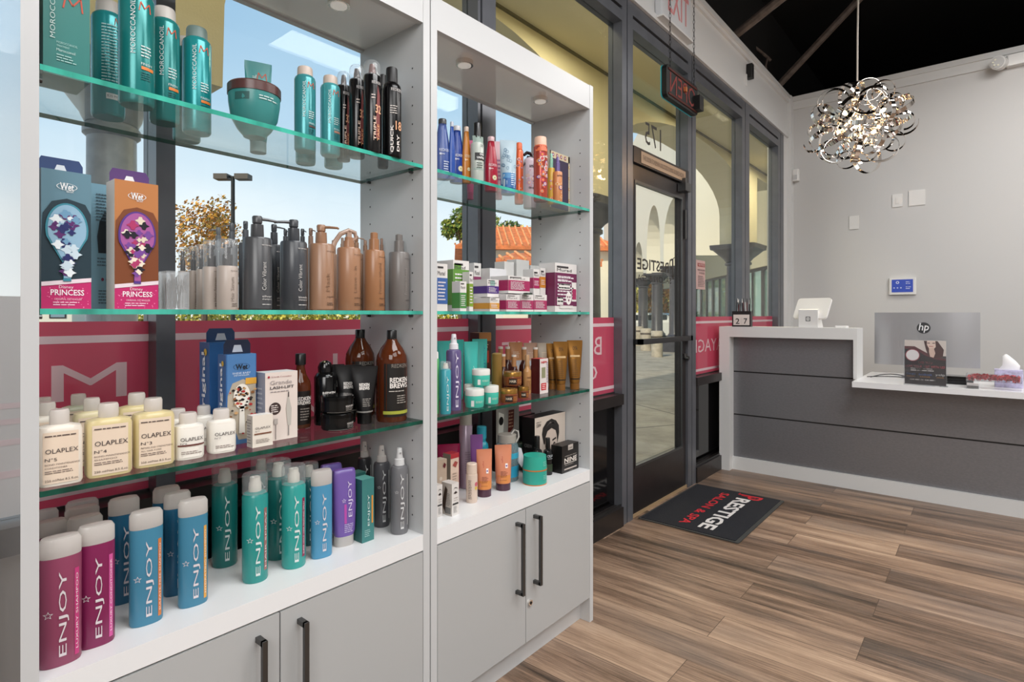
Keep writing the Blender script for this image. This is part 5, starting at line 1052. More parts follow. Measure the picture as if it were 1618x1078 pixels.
carton('grooming_box', 'all-black box behind the loop lid bottle, left of the portrait box', None, 822, 845, 655, CT, -1.45, .02, ('#0c0b0b', '#0a0909', '#0e0d0d'), [('h', 'CREW', -.2, .7, .62, '#5a5654', .04), ('lines', -.2, .7, .4, .5, 2, '#3a3836')])
# ================================================================== THINGS ON THE BACK WALL AND THE DESK
PLW = mat('#e6e5e3', .3, key='white_plastic'); ALU = mat('#b4b4b7', .3, .6, key='silver_casing')
def wallplate(name, label, px0, px1, py0, py1, cat, art=None, grp=None):
    x0, _, d = onY(px0, YB); x1, _, d1 = onY(px1, YB); z1 = zat(py0, d); z0 = zat(py1, d)
    t = thing(name, label, cat, ((x0+x1)/2, YB, (z0+z1)/2), 0, grp); hw, hh = (x1-x0)/2, (z1-z0)/2
    M().box(-hw, hw, -.008, 0, -hh, hh, PLW).obj('cover_plate', t)
    m = M()
    for cx_, a in art: m.box(cx_-.012, cx_+.012, -.012, -.007, -.03, .03, PLW)
    if art: m.obj('switch_rocker', t)
    return t
wallplate('wall_plate', 'blank white wall plate, lowest of the three plates on the back wall', 1342, 1357, 342, 363, 'wall plate', [])
wallplate('light_switch', 'single white light switch on the back wall, left of the wide plate', 1410, 1426, 308, 328, 'switch', [(0, 0)])
wallplate('wall_plate', 'wide white double wall plate on the back wall, right of the single switch', 1436, 1462, 302, 326, 'wall plate', [])
x0, _, d = onY(1405, YB); x1, _, _ = onY(1448, YB); z1 = zat(440, d); z0 = zat(466, d); hw, hh = (x1-x0)/2, (z1-z0)/2
t = thing('alarm_panel', 'white alarm control panel with a lit blue touch screen on the back wall', 'control panel', ((x0+x1)/2, YB, (z0+z1)/2))
M().rbox(-hw, hw, -.028, 0, -hh, hh, PLW, .01).obj('casing', t)
m = B(-hw*.78, hw*.78, -.030, -.0275, -hh*.72, hh*.8, mat('#2c3f8c', .3, key='blue_screen', emit=.7))
hst = Host(m, flat=-.030, w=hw, h=2*hh, z0=-hh)
hst.art([('ring', -.35, .72, .12, .05, '#e8ecf6'), ('o', -.6, .4, .06, '#cfd6ee'), ('o', -.35, .4, .06, '#cfd6ee'), ('o', -.1, .4, .06, '#cfd6ee'), ('lines', .25, .65, .6, .8, 2, '#cfd6ee'), ('lines', .25, .65, .3, .5, 2, '#cfd6ee')])
m.obj('screen', t)
x0, _, d = onY(1257, YB-.05)
t = thing('motion_sensor', 'small white motion sensor in the corner of the back wall', 'sensor', (x0, YB-.03, zat(277, d)))
M().rbox(-.03, .03, -.035, .03, -.06, .06, PLW, .012).obj('casing', t); B(-.018, .018, -.038, -.034, -.045, -.0, mat('#c9c9c9', .2)).obj('lens', t)
x0, _, d = onY(1583, YB-.05)
t = thing('emergency_light', 'white emergency light with round lamp heads high on the back wall', 'emergency light', (x0+.19, YB, zat(99, d)))
M().rbox(-.16, .26, -.07, 0, -.045, .045, PLW, .015).obj('housing', t)
for sx_ in (-.2, .3):
    hd = M().cyl((sx_, -.06, -.01), (sx_-.02, -.14, -.02), .055, PLW, 24).obj('lamp_head', t)
    m = M().cyl((sx_-.02, -.14, -.02), (sx_-.022, -.148, -.021), .046, mat('#cfcfcf', .3), 24)
    for i in range(7): m.cyl((sx_-.022+.026*math.cos(i), -.146, -.021+.026*math.sin(i)), (sx_-.023+.026*math.cos(i), -.152, -.021+.026*math.sin(i)), .007, mat('#fffbe8', .3), 8)
    m.obj('lens', hd)
# tablet till on the upper counter
UZ = .922*H+.0004; LZ = .635*H+.0004
x0, y0, d = onY(1281, 3.76*H)
t = thing('tablet_till', 'white tablet till on a square stand, standing on the upper counter', 'till', (x0, y0, UZ), math.radians(-6))
m = M()
a = .064; vs = []
m.add([(-a, -.055, .0), (a, -.055, .0), (a, -.055, .125), (-a, -.055, .125), (-a, .06, .0), (a, .06, .0), (a, -.03, .132), (-a, -.03, .132)],
      [(0, 1, 2, 3), (4, 5, 6, 7), (0, 4, 7, 3), (1, 5, 6, 2), (3, 2, 6, 7), (0, 1, 5, 4)], PLW)
hs = Host(m, flat=-.055, w=a, h=.125)
dk = '#4a4a4c'
hs.art([('r', -.24, .24, .36, .40, dk), ('r', -.24, .24, .58, .62, dk), ('r', -.24, -.16, .36, .62, dk), ('r', .16, .24, .36, .62, dk), ('r', -.06, .06, .465, .515, dk)])
m.obj('stand', t)
m = M().rbox(-.122, .122, -.082, .082, -.008, .008, PLW, .02); m.xf(Matrix.Translation((.006, .015, .135)) @ Matrix.Rotation(math.radians(-12), 4, 'Z') @ Matrix.Rotation(math.radians(62), 4, 'X')); m.obj('tablet', t)
x0, y0, d = onY(1330, 3.78*H)
t = thing('card_reader', 'small flat white card reader lying on the upper counter', 'card reader', (x0, y0, UZ))
M().rbox(-.04, .04, -.03, .03, 0, .014, PLW, .01).obj('body', t); B(-.025, .025, -.02, .02, .014, .0146, mat('#d0d0d2', .3)).obj('keypad', t)
# pen block calendar
x0, y0, d = onY(1172.5, 3.72*H)
t = thing('block_calendar', 'black wooden block calendar and pen holder on the upper counter', 'calendar', (x0, y0, UZ), math.radians(8))
CW = .067
m = M()
for b_ in ((-CW, CW, -.028, .028, 0, .006), (-CW, CW, -.028, -.0, .006, .118), (-CW, -CW+.006, 0, .05, .0, .118), (CW-.006, CW, 0, .05, 0, .118), (-CW, CW, .044, .05, 0, .118)): m.box(*b_, mat('#1b1114', .4))
hs = Host(m, flat=-.028, w=CW, h=.118); hs.art([('r', -.86, .86, .1, .78, '#d8cfc9'), ('h', '2', -.62, -.2, .36, '#2a2425', .36, .01), ('h', '7', .25, .62, .36, '#2a2425', .36, .01), ('r', -.02, .0, .16, .6, '#a89f9a')])
m.obj('body', t)
rr = random.Random(5)
for i in range(13):
    px_, py_ = -.055+.11*i/12, rr.uniform(.008, .038); h_ = rr.uniform(.175, .215); cc = ['#1a1a1c', '#e6e2df', '#5a1e22', '#1c1c22'][i % 4]
    lx = rr.uniform(-.012, .012)
    p = thing('makeup_pencil' if i % 3 else 'pen', 'thin black and white pen standing in the block calendar', 'pen', (x0, y0, UZ+.006), math.radians(8), 'pens in the block calendar')
    M().cyl((px_*.93, py_, 0), (px_*.93+lx, py_, h_-.03), .0032, mat(cc, .3), 8).obj('barrel', p)
    M().cyl((px_*.93+lx, py_, h_-.03), (px_*.93+lx*1.2, py_, h_), .0036, mat('#d9d6d2' if i % 2 else '#151515', .3), 8, .0018).obj('pen_cap', p)
# computer
x0, y0, d = onY(1382, 4.0*H); x1, _, d1 = onY(1549, 4.0*H)
cw = (x1-x0)/2; zt = zat(494, (d+d1)/2)
t = thing('computer', 'silver all-in-one computer seen from behind on the lower counter', 'computer', ((x0+x1)/2, 4.0*H, LZ))
zt -= LZ; zb = zt-.365
m = M(); n = 14
for z0_, z1_ in ((zb, zt),):
    vs = []
    for i in range(n+1):
        q = -1+2*i/n; bul = .028*(1-abs(q)**2.5)
        vs += [(q*cw, -.006-bul, z0_), (q*cw, -.006-bul, z1_), (q*cw, .012, z0_), (q*cw, .012, z1_)]
    fs = []
    for i in range(n):
        a_ = 4*i; b_ = a_+4; fs += [(a_, b_, b_+1, a_+1), (a_+2, a_+3, b_+3, b_+2), (a_+1, b_+1, b_+3, a_+3), (a_, a_+2, b_+2, b_)]
    fs += [(0, 1, 3, 2), (4*n, 4*n+2, 4*n+3, 4*n+1)]
    m.add(vs, fs, ALU, True)
# badge: dark disc with the two letters
def disc(m, cx_, cz_, r, y, mt, n=32): m.add([(cx_+r*math.cos(2*PI*i/n), y, cz_+r*math.sin(2*PI*i/n)) for i in range(n)], [tuple(range(n))], mt)
disc(m, -.005, zt-.105, .038, -.0355, mat('#3a3b3d', .3))
g, f, a_ = glyphs('hp', .012); m.add([(-.033+.056*u+.010*(v-.3), -.0365, zt-.138+.066*v) for u, v in g], f, mat('#e4e4e6', .3))
m.obj('screen_back', t)
M().box(-.13, .13, -.05, .12, 0, .012, ALU).obj('foot', t); M().box(-.05, .05, .0125, .045, .012, zb+.12, ALU).obj('stand_neck', t)
# cables
for k, (pa, pb, zz_) in enumerate(((1370, 1436, .012), (1376, 1440, .02))):
    xa, _, _ = onY(pa, 3.86*H); xb, _, _ = onY(pb, 3.95*H)
    pts = [(xa+(xb-xa)*i/8, 3.86*H+.11*i/8+.01*k, LZ+.0035+.02*math.sin(PI*i/8)*(k+.2)) for i in range(9)]
    tag(M().tube([(a_, b_-.03*k, c_+.001) for a_, b_, c_ in pts], .003, BLACK).obj('power_cable'), 'black cable behind the flyer stand, %s' % ('the lower of the two' if k == 0 else 'the upper of the two'), 'cable', None)
# flyer in its stand
x0, y0, d = onY(1461.5, 3.585*H)
FW, FH = .088, .235
fw = (1493.5-1429.4)/900*d/2*.86; fh = zat(537, d)-LZ
t = thing('flyer_stand', 'clear stand holding a printed flyer with a woman at its top, at the counter edge', 'flyer', (x0, y0, LZ), math.radians(-4))
ACR = clear('#f4f6f8', .04, .02, key='acrylic')
m = B(-fw-.003, fw+.003, -.004, -.001, 0, fh, ACR); m.box(-fw-.003, fw+.003, -.004, .05, 0, .003, ACR); m.obj('acrylic_holder', t)
m = B(-fw+.003, fw-.003, -.0008, .0008, .006, fh-.004, mat('#2a2326', .4))
hs = Host(m, flat=-.0008, w=fw-.003, h=fh-.01, z0=.006)
hs.art([('r', -1, 1, .66, 1, '#d9cfc8'), ('p', [(-1, .86), (-.5, .86), (0, .74), (.5, .63), (1, .6), (1, .5), (-1, .5)], '#5a2a30', 1), ('p', [(-1, .80), (-.5, .80), (0, .66), (.5, .58), (1, .56), (1, 0), (-1, 0)], '#2a2326', 2),
        ('p', [(-.05, .99), (.6, .99), (.9, .8), (.85, .64), (.5, .6), (.15, .68), (.05, .8)], '#4a2c2a', 3), ('p', [(.1, .99), (.5, .99), (.52, .86), (.36, .78), (.2, .82), (.1, .9)], '#e6cdbf', 4),
        ('p', [(.2, .82), (.42, .84), (.5, .72), (.42, .62), (.25, .64), (.2, .74)], '#dcbfb0', 5), ('r', .2, .4, .865, .875, '#a03038', 6), ('r', .12, .24, .935, .95, '#3a2a28', 6), ('r', .36, .48, .935, .95, '#3a2a28', 6),
        ('o', -.6, .66, .36, '#e6e4e4', 4), ('ring', -.6, .66, .36, .04, '#a04a55', 5), ('h', 'PRESTIGE', -.86, -.34, .66, '#55434a', .03),
        ('h', 'DID YOU', -.3, .35, .5, '#d2626c', .05, .02), ('h', 'LOVE YOUR VISIT WITH US?', -.95, .95, .41, '#d2626c', .055, .02), ('lines', -.7, .7, .3, .38, 2, '#e8e4e2'),
        ('h', 'Google', -.92, -.45, .235, '#6f9fe0', .05), ('h', 'facebook', -.3, .35, .235, '#5a7fd0', .05), ('h', 'yelp', .5, .95, .235, '#f0efee', .06), ('h', '*****', -.9, -.5, .18, '#e09a3a', .03), ('h', '*****', -.25, .25, .18, '#e09a3a', .03), ('h', '****', .55, .9, .18, '#e09a3a', .03),
        ('lines', -.75, .75, .08, .14, 1, '#d9d4d2')])
m.obj('flyer', t)
# things at the right of the lower counter
x0, y0, d = onY(1511, 3.80*H)
t = thing('receipt_printer', 'low black box behind the flyer stand on the lower counter', 'printer', (x0, y0, LZ))
m = M().rbox(-.085, .085, -.05, .07, .008, .05, mat('#0a0a0b', .15), .006); m.box(-.06, .06, -.0505, -.05, .03, .034, mat('#222', .5) if False else BLACK); m.obj('casing', t)
M().box(-.07, .07, -.04, .06, 0, .008, BLACK).obj('foot', t)
x0, y0, d = onY(1570, 3.66*H)
t = thing('petal_tray', 'clear raised tray filled with dark red petals at the right end of the lower counter', 'tray', (x0, y0, LZ), math.radians(-2))
m = M()
for b_ in ((-.125, .125, -.05, -.047, .045, .085), (-.125, .125, .047, .05, .045, .085), (-.125, -.122, -.05, .05, .045, .085), (.122, .125, -.05, .05, .045, .085), (-.125, .125, -.05, .05, .042, .045), (-.122, -.12, -.04, .04, 0, .042), (.12, .122, -.04, .04, 0, .042)): m.box(*b_, ACR)
m.obj('acrylic_tray', t)
m = M(); rr = random.Random(3)
for i in range(420):
    c_ = Vector((rr.uniform(-.115, .115), rr.uniform(-.04, .04), rr.uniform(.05, .08))); r_ = rr.uniform(.006, .011)
    a_ = Vector((rr.gauss(0, 1), rr.gauss(0, 1), rr.gauss(0, 1))).normalized(); b_ = a_.orthogonal().normalized(); e_ = a_.cross(b_)
    m.add([c_+b_*r_, c_+e_*r_*.8+a_*.003, c_-b_*r_, c_-e_*r_*.8+a_*.003], [(0, 1, 2, 3)], mat(['#a81822', '#7d0f1a', '#c03038'][i % 3], .6))
tag(m.obj('red_petal', t), kind='stuff')
x0, y0, d = onY(1591, 3.69*H)
t = thing('tissue_box', 'small lilac tissue box behind the red petal tray, a tissue pulled up', 'tissue box', (x0+.01, y0+.13, LZ))
M().rbox(-.065, .065, -.055, .055, 0, .105, mat('#b9b4d2', .5, noise=.3, nscale=40), .006).obj('carton', t)
m = M(); n = 12
prof = [(0.0, .05, .02), (.03, .042, .02), (.06, .03, .014), (.085, .017, .012), (.097, .004, .003)]
for k in range(len(prof)):
    pass
m.loft([(.100+z, rx, ry, 2.0, .012*math.sin(z*50), .004*math.cos(z*70)) for z, rx, ry in prof], mat('#f2f1f1', .8), 14)
m.obj('tissue', t)
x0, y0, d = onY(1537, 3.60*H)
t = thing('card_holder', 'tiny clear card holder at the counter edge, left of the petal tray', 'card holder', (x0, y0, LZ))
m = B(-.03, .03, -.012, -.010, 0, .03, ACR); m.box(-.03, .03, .012, .014, 0, .045, ACR); m.box(-.03, .03, -.012, .014, 0, .002, ACR); m.obj('acrylic_body', t)
m = B(-.027, .027, -.008, .009, .003, .032, mat('#c9c2c0', .5)); m.box(-.027, .027, -.009, -.008, .003, .018, mat('#4a4543', .5)); m.obj('business_card', t)

# ================================================================== CHANDELIER
x0, y0, d = onY(1357, 3.70*H); cz = zat(197, d); RR = 78/900*d
t = thing('chandelier', 'round chandelier of curled chrome ribbons with small warm bulbs over the desk', 'chandelier', (x0, y0, cz))
M().tube([(-.01, 0, .02), (-.008, 0, .6), (.004, 0, 1.3), (0, 0, 4.3-cz)], .0055, mat('#c9bfb4', .4), 8).obj('cord', t)
m = M().loft([(-.06, .012, .012), (-.05, .03, .03), (.05, .03, .03), (.06, .012, .012)], CHROME, 16)
m.obj('hub', t)
def curl_mesh(r, wd, turns, seed):
    m = M(); n = 34; vs = []
    for i in range(n+1):
        a_ = turns*2*PI*i/n; q = r*(1-.42*max(0, (i/n-.55))/.45); c_ = (q*math.cos(a_), q*math.sin(a_))
        for z_, e_ in ((-wd/2, 0), (wd/2, 0)): vs.append((c_[0], c_[1], z_))
    b = len(vs)
    vs += [(x*.985, y*.985, z) for x, y, z in vs]
    fs = [(2*i, 2*i+1, 2*i+3, 2*i+2) for i in range(n)]+[(b+2*i, b+2*i+2, b+2*i+3, b+2*i+1) for i in range(n)]
    fs += [(2*i, 2*i+2, b+2*i+2, b+2*i) for i in range(n)]+[(2*i+1, b+2*i+1, b+2*i+3, 2*i+3) for i in range(n)]
    m.add(vs, fs, CHROME, True); return m
rr = random.Random(21); protos = [curl_mesh(RR*r_, .026, tn, 0).obj('ribbon_curl', t) for r_, tn in ((.26, 1.25), (.32, 1.1), (.21, 1.3))]
N = 38
for i in range(N):
    z_ = 1-2*(i+.5)/N; ph = i*2.39996; q_ = math.sqrt(1-z_*z_)
    di = Vector((q_*math.cos(ph), q_*math.sin(ph), z_)); c_ = protos[i % 3]
    if i >= 3: c_ = c_.copy(); COL.objects.link(c_); c_.parent = t
    rad = RR*(.74 if i % 2 else .70); c_.location = (di.x*rad, di.y*rad, di.z*rad*.92)
    o1_ = di.orthogonal().normalized(); o2_ = di.cross(o1_); an = rr.uniform(0, 6.3); tg = (o1_*math.cos(an)+o2_*math.sin(an)+di*rr.uniform(-.2, .2)).normalized()
    c_.rotation_euler = tg.to_track_quat('Z', 'Y').to_euler()
    c_.rotation_euler.rotate_axis('Z', rr.uniform(0, 6.3))
BULB = mat('#ffd9a0', .3, key='lit_bulb', emit=9)
mb = M().loft([(-.03, .006, .006), (-.022, .012, .012), (0, .014, .014), (.012, .009, .009), (.018, .002, .002)], BULB, 12)
first = None
for i in range(9):
    a_ = i*2*PI/9; el = (.45, -.1, -.6)[i % 3]; di = Vector((math.cos(a_)*math.cos(el), math.sin(a_)*math.cos(el), math.sin(el)))
    if first is None: b_ = mb.obj('bulb', t); first = b_
    else: b_ = first.copy(); COL.objects.link(b_); b_.parent = t
    b_.location = di*RR*.46; b_.rotation_euler = di.to_track_quat('Z', 'Y').to_euler()
    M().cyl((0, 0, 0), di*RR*.40, .004, CHROME, 8).obj('lamp_arm', t)
lamp('chandelier_glow', 'POINT', (x0, y0, cz-.02), 16, '#ffc88a', .05)

# ================================================================== HANGING SIGN, EXIT SIGN, CAMERA
XS = -1.25*H
_, ya, da = onX(1056, XS); _, yb, db = onX(1105, XS)
zt_, zb_ = zat(98, da), zat(150, da)
t = thing('open_sign', 'black open sign with teal edge hanging on two chains before the door, seen from behind', 'sign', (XS, (ya+yb)/2, (zt_+zb_)/2))
hl, hh = (yb-ya)/2, (zt_-zb_)/2
m = M()
m.rbox(-hh, hh, -hl, hl, -.045, -.012, BLACK, .03); m.xf(Matrix.Rotation(PI/2, 4, 'Y')); m.obj('housing', t)
m = M().rbox(-hh-.002, hh+.002, -hl-.002, hl+.002, -.051, -.045, mat('#1f9aa4', .3, key='teal_edge', emit=.15), .03); m.xf(Matrix.Rotation(PI/2, 4, 'Y')); 
m.obj('teal_edge', t)
m = M()
text_on_x(m, 'OPEN', -.0105, hl*.82, -hl*.8, -hh*.62, hh*.62, mat('#8f4a46', .25), .0)
for zz_ in (-hh*.78, hh*.74): m.box(-.012, -.006, -hl*.9, hl*.9, zz_-.006, zz_+.006, mat('#5a2a24', .3))
m.box(-.012, .03, hl*.72, hl*1.0, -hh*.75, hh*.2, BLACK); m.box(-.012, .004, hl*.05, hl*.15, 0, hh*.3, mat('#b0693a', .4))
m.obj('sign_lettering', t)
lk = M(); 
for i in range(2): pass
for sy in (-hl*.9, hl*.62):
    m = M(); zz_ = hh-.02
    k = 0
    while zz_ < 4.25-(zt_+zb_)/2:
        pts = [((.006*math.cos(a*PI/4) if k % 2 else 0), sy+(0 if k % 2 else .006*math.cos(a*PI/4)), zz_+.016+.016*math.sin(a*PI/4)) for a in range(9)]
        m.tube(pts, .0016, mat('#2a2626', .3, .6), 5); zz_ += .027; k += 1
    m.obj('chain', t)
BHX = SFX
_, ya, da = onX(1048, BHX+.05); _, yb, db = onX(1090, BHX+.05)
zb_ = zat(24, da)
t = thing('exit_sign', 'white exit sign with pale red letters on the bulkhead above the door', 'exit sign', (BHX+.001, (ya+yb)/2, zb_))
hl = (yb-ya)/2+.02
M().rbox(0, .05, -hl, hl, 0, .30, mat('#d7d9dc', .4), .01).obj('housing', t)
m = M().rbox(.0, .06, -hl-.004, hl+.02, -.012, -.0005, PLW, .004)
text_on_x(m, 'EXIT', .0512, -hl*.62, hl*.8, .06, .25, mat('#d98f90', .5), .01); m.obj('sign_face', t)
_, ya, da = onX(1190, BHX+.05)
t = thing('security_camera', 'small black device clipped to the bulkhead above the window', 'camera', (BHX+.0005, ya, zat(112, da)))
M().rbox(0, .05, -.03, .03, -.06, .06, BLACK, .01).obj('casing', t); B(0, .01, -.045, -.03, -.13, -.03, PLW).obj('bracket', t)
# roof struts in the dark ceiling
STR = mat('#6b5f57', .6, key='dusty_steel', noise=.3, nscale=20)
def strut(label, p, q, r):
    tag(M().cyl(p, q, r, STR, 8).obj('roof_strut'), label, 'roof strut', None, 'structure')
def PD(px, py, d): a_, b_ = ratio(px); return (a_*d, b_*d, zat(py, d))
strut('long pale strut slanting up from the corner above the chandelier', (-1.72, 6.30, 3.52), PD(1375, -20, 5.4), .035)
strut('short pale strut rising from the bulkhead above the door', (-1.70, 4.86, 3.50), PD(1250, -15, 4.3), .035)
strut('thin dark pipe end above the exit sign', PD(1130, -8, 5.0), PD(1164, 36, 5.2), .02)
m = M().tube([PD(1183, 62, 5.5), PD(1192, 74, 5.5), PD(1205, 84, 5.5), PD(1212, 90, 5.6), PD(1218, 96, 5.6)], .014, STR); m.tube([PD(1213, 92, 5.6), PD(1210, 104, 5.6), PD(1211, 116, 5.6)], .01, STR)
tag(m.obj('electrical_conduit'), 'bent conduit under the dark ceiling between the two struts', 'conduit', None, 'structure')
# ================================================================== OUTSIDE
STUC = mat('#d8cfb0', .85, key='cream_stucco', bump=.15, nscale=80)
STUC2 = mat('#e3dccb', .85, key='pale_stucco', bump=.1, nscale=60)
COLM = mat('#3b3a3f', .35, key='dark_stone_column', noise=.25, nscale=12)
def ground_mat():
    m, t, p = _new('stamped_concrete'); n = t.nodes; L = t.links
    tc_ = n.new('ShaderNodeTexCoord'); mp_ = n.new('ShaderNodeMapping'); L.new(tc_.outputs['Object'], mp_.inputs[0]); mp_.inputs['Rotation'].default_value = (0, 0, .5)
    br = n.new('ShaderNodeTexBrick'); br.offset = 0; br.inputs['Scale'].default_value = 1; br.inputs['Brick Width'].default_value = 2.6; br.inputs['Row Height'].default_value = 2.2; br.inputs['Mortar Size'].default_value = .012
    br.inputs['Color1'].default_value = lin('#a39c92'); br.inputs['Color2'].default_value = lin('#b0a99e'); br.inputs['Mortar'].default_value = lin('#4a4642')
    L.new(mp_.outputs[0], br.inputs[0])
    q = n.new('ShaderNodeTexNoise'); q.inputs['Scale'].default_value = 2.5; q.inputs['Detail'].default_value = 10; q.inputs['Roughness'].default_value = .75; L.new(tc_.outputs['Object'], q.inputs[0])
    r = n.new('ShaderNodeValToRGB'); r.color_ramp.elements[0].position = .35; r.color_ramp.elements[0].color = (.45, .43, .4, 1); r.color_ramp.elements[1].position = .6; r.color_ramp.elements[1].color = (1, 1, 1, 1)
    L.new(q.outputs['Fac'], r.inputs[0]); mx = n.new('ShaderNodeMixRGB'); mx.blend_type = 'MULTIPLY'; mx.inputs[0].default_value = .7
    L.new(br.outputs['Color'], mx.inputs[1]); L.new(r.outputs[0], mx.inputs[2]); L.new(mx.outputs[0], p.inputs['Base Color']); p.inputs['Roughness'].default_value = .6
    return m
struct(B(-14, -1.72, -8, 42, -.12, -.02, ground_mat()).obj('floor_walkway'))
struct(B(-120, -1.72, -60, 120, -.5, -.14, mat('#8d8b88', .8, key='asphalt', noise=.15, nscale=3)).obj('floor_parking'))
AI, AO = -3.1*H, -3.6*H
def archwall(name, label, org, dr_, th, samples, ztop, mt):
    """wall standing on line org+s*dr_, thickness th to its left, its lower edge following samples (s, z)"""
    t = Vector((dr_[0], dr_[1], 0)).normalized(); n = Vector((-t.y, t.x, 0)); vs = []; O = Vector((org[0], org[1], 0))
    for s, z in samples:
        a = O+t*s
        for p in (a, a+n*th):
            vs.append((p.x, p.y, z)); vs.append((p.x, p.y, ztop))
    fs = []
    for i in range(len(samples)-1):
        a, b = 4*i, 4*i+4
        fs += [(a, b, b+1, a+1), (a+2, a+3, b+3, b+2), (a+1, b+1, b+3, a+3), (a, a+2, b+2, b)]
    e = 4*(len(samples)-1); fs += [(0, 1, 3, 2), (e, e+2, e+3, e+1)]
    m = M(); m.add(vs, fs, mt); o = m.obj(name); return tag(o, label, 'arcade', None, 'structure')
def arch(s0, s1, zs, rise, n=18):
    return [((s0+s1)/2-(s1-s0)/2*math.cos(PI*i/n), zs+rise*math.sin(PI*i/n)) for i in range(n+1)]
def blk(s0, s1, z): return [(s0, z), (s1, z)]
sm = blk(-8, -2.2, 2.5)+arch(-2.2, .45, 2.65, 1.2)+blk(.46, 1.33*H, 2.64)+arch(1.34*H, 4.95*H, 2.72*H*.97, .82*H)+blk(4.96*H, 5.42*H, 2.2*H)+arch(5.43*H, 9.98*H, 2.72*H, .75*H)+blk(9.99*H, 10.42*H, 2.2*H)+[(10.43*H, 3.4*H), (11.6*H, 3.4*H)]
archwall('arcade_wall', 'cream stucco arcade along the covered walkway outside', (AI, 0), (0, 1), .5*H, sm, 3.62*H, STUC)
struct(B(AI, -1.76, -8, 15.5, 3.55*H, 3.75*H, STUC).obj('ceiling_walkway')); struct(B(-1.80, -1.755, -8, 15, 3.03, 3.55*H, STUC).obj('wall_outside'))
struct(M().box(AI+.001, AI+.03, -8, 13.9, 3.53*H, 3.55*H, mat('#6f6a55', .8)).obj('trim_14'))
struct(B(-1.80, -1.755, YB+.16, 13, 0, 3.6*H, STUC).obj('wall_neighbour'))
def column(label, x, y, r, zc, sq=False, zb=-.02, COLM=COLM):
    t = thing('stone_column', label, 'column', (x, y, zb)); h = zc-zb
    m = M().box(-r*1.55, r*1.55, -r*1.55, r*1.55, 0, .42, COLM) ; m.obj('plinth', t)
    m = M().loft([(.42, r*1.5, r*1.5), (.5, r*1.45, r*1.45), (.54, r*1.2, r*1.2), (.62, r, r), (h-.42, r*.94, r*.94), (h-.40, r*1.1, r*1.1), (h-.36, r*1.1, r*1.1), (h-.34, r*.96, r*.96)], COLM, 24); m.obj('shaft', t)
    m = M().loft([(h-.34, r, r, 2), (h-.30, r*1.15, r*1.15, 2), (h-.28, r*1.15, r*1.15, 2.5), (h-.16, r*1.55, r*1.55, 6), (h-.1, r*1.75, r*1.75, 10), (h-.09, r*1.9, r*1.9, 12), (h, r*1.95, r*1.95, 12)], COLM, 32); m.obj('capital', t)
    return t
AM = (AI+AO)/2
column('dark stone column outside, beyond the brush boxes of the nearer cabinet', AM+.1, .88*H, .13, 2.64, COLM=mat('#8d929b', .35, key='sheen_stone_column', noise=.15, nscale=12))  # lighter copy of the dark stone, its reflective sheen put into the colour
column('thick dark stone column outside, just left of the entrance door frame', AM, 5.2*H, .24, 2.2*H)
column('dark stone column outside, beyond the window right of the door', AM, 10.2*H, .24, 2.2*H)
# diagonal wing of the mall
WO = Vector((-4.86*H, 15.7*H, 0)); WD = Vector((-.587, .81, 0)).normalized(); WN = Vector((-WD.y, WD.x, 0))
def wingbox(m, s0, s1, q0, q1, z0, z1, mt):
    c_ = [WO+WD*s+WN*q for s, q in ((s0, q0), (s1, q0), (s1, q1), (s0, q1))]
    vs = [(p.x, p.y, z0) for p in c_]+[(p.x, p.y, z1) for p in c_]
    m.add(vs, [(3, 2, 1, 0), (4, 5, 6, 7), (0, 1, 5, 4), (1, 2, 6, 5), (2, 3, 7, 6), (3, 0, 4, 7)], mt)
m = M(); wingbox(m, -7.4, 14, -.3, 0, 2.2*H, 5.2*H, STUC); wingbox(m, -7.4, 14, -.3, 0, -.1, .25, COLM)
tag(m.obj('shop_wing'), 'cream wall of the mall wing running diagonally beyond the door', 'building', None, 'structure')
k = 0
PANE = clear('#b7d8c4', .35, .03, key='green_shop_glass')
for s in (-6.2, -4.4, -2.6, -.8, 1.0, 2.8, 4.6, 6.4, 8.2):
    t = thing('shop_window', 'dark framed green-tinted shop window in the diagonal wing outside', 'window', tuple(WO+WD*(s+.9)), 0, 'shop windows of the diagonal wing')
    m = M(); b0 = len(m.v)
    for a in ((s, s+.09), (s+.85, s+.93), (s+1.7, s+1.795)): wingbox(m, a[0], a[1], -.2, -.1, .25, 2.2*H, BRONZE)
    wingbox(m, s, s+1.795, -.2, -.1, 2.2*H-.08, 2.2*H, BRONZE)
    m.xf(Matrix.Translation(-Vector(t.location))); m.obj('window_frame', t)
    m = M(); wingbox(m, s+.05, s+1.75, -.16, -.14, .25, 2.2*H-.05, PANE); m.xf(Matrix.Translation(-Vector(t.location))); m.obj('pane', t)
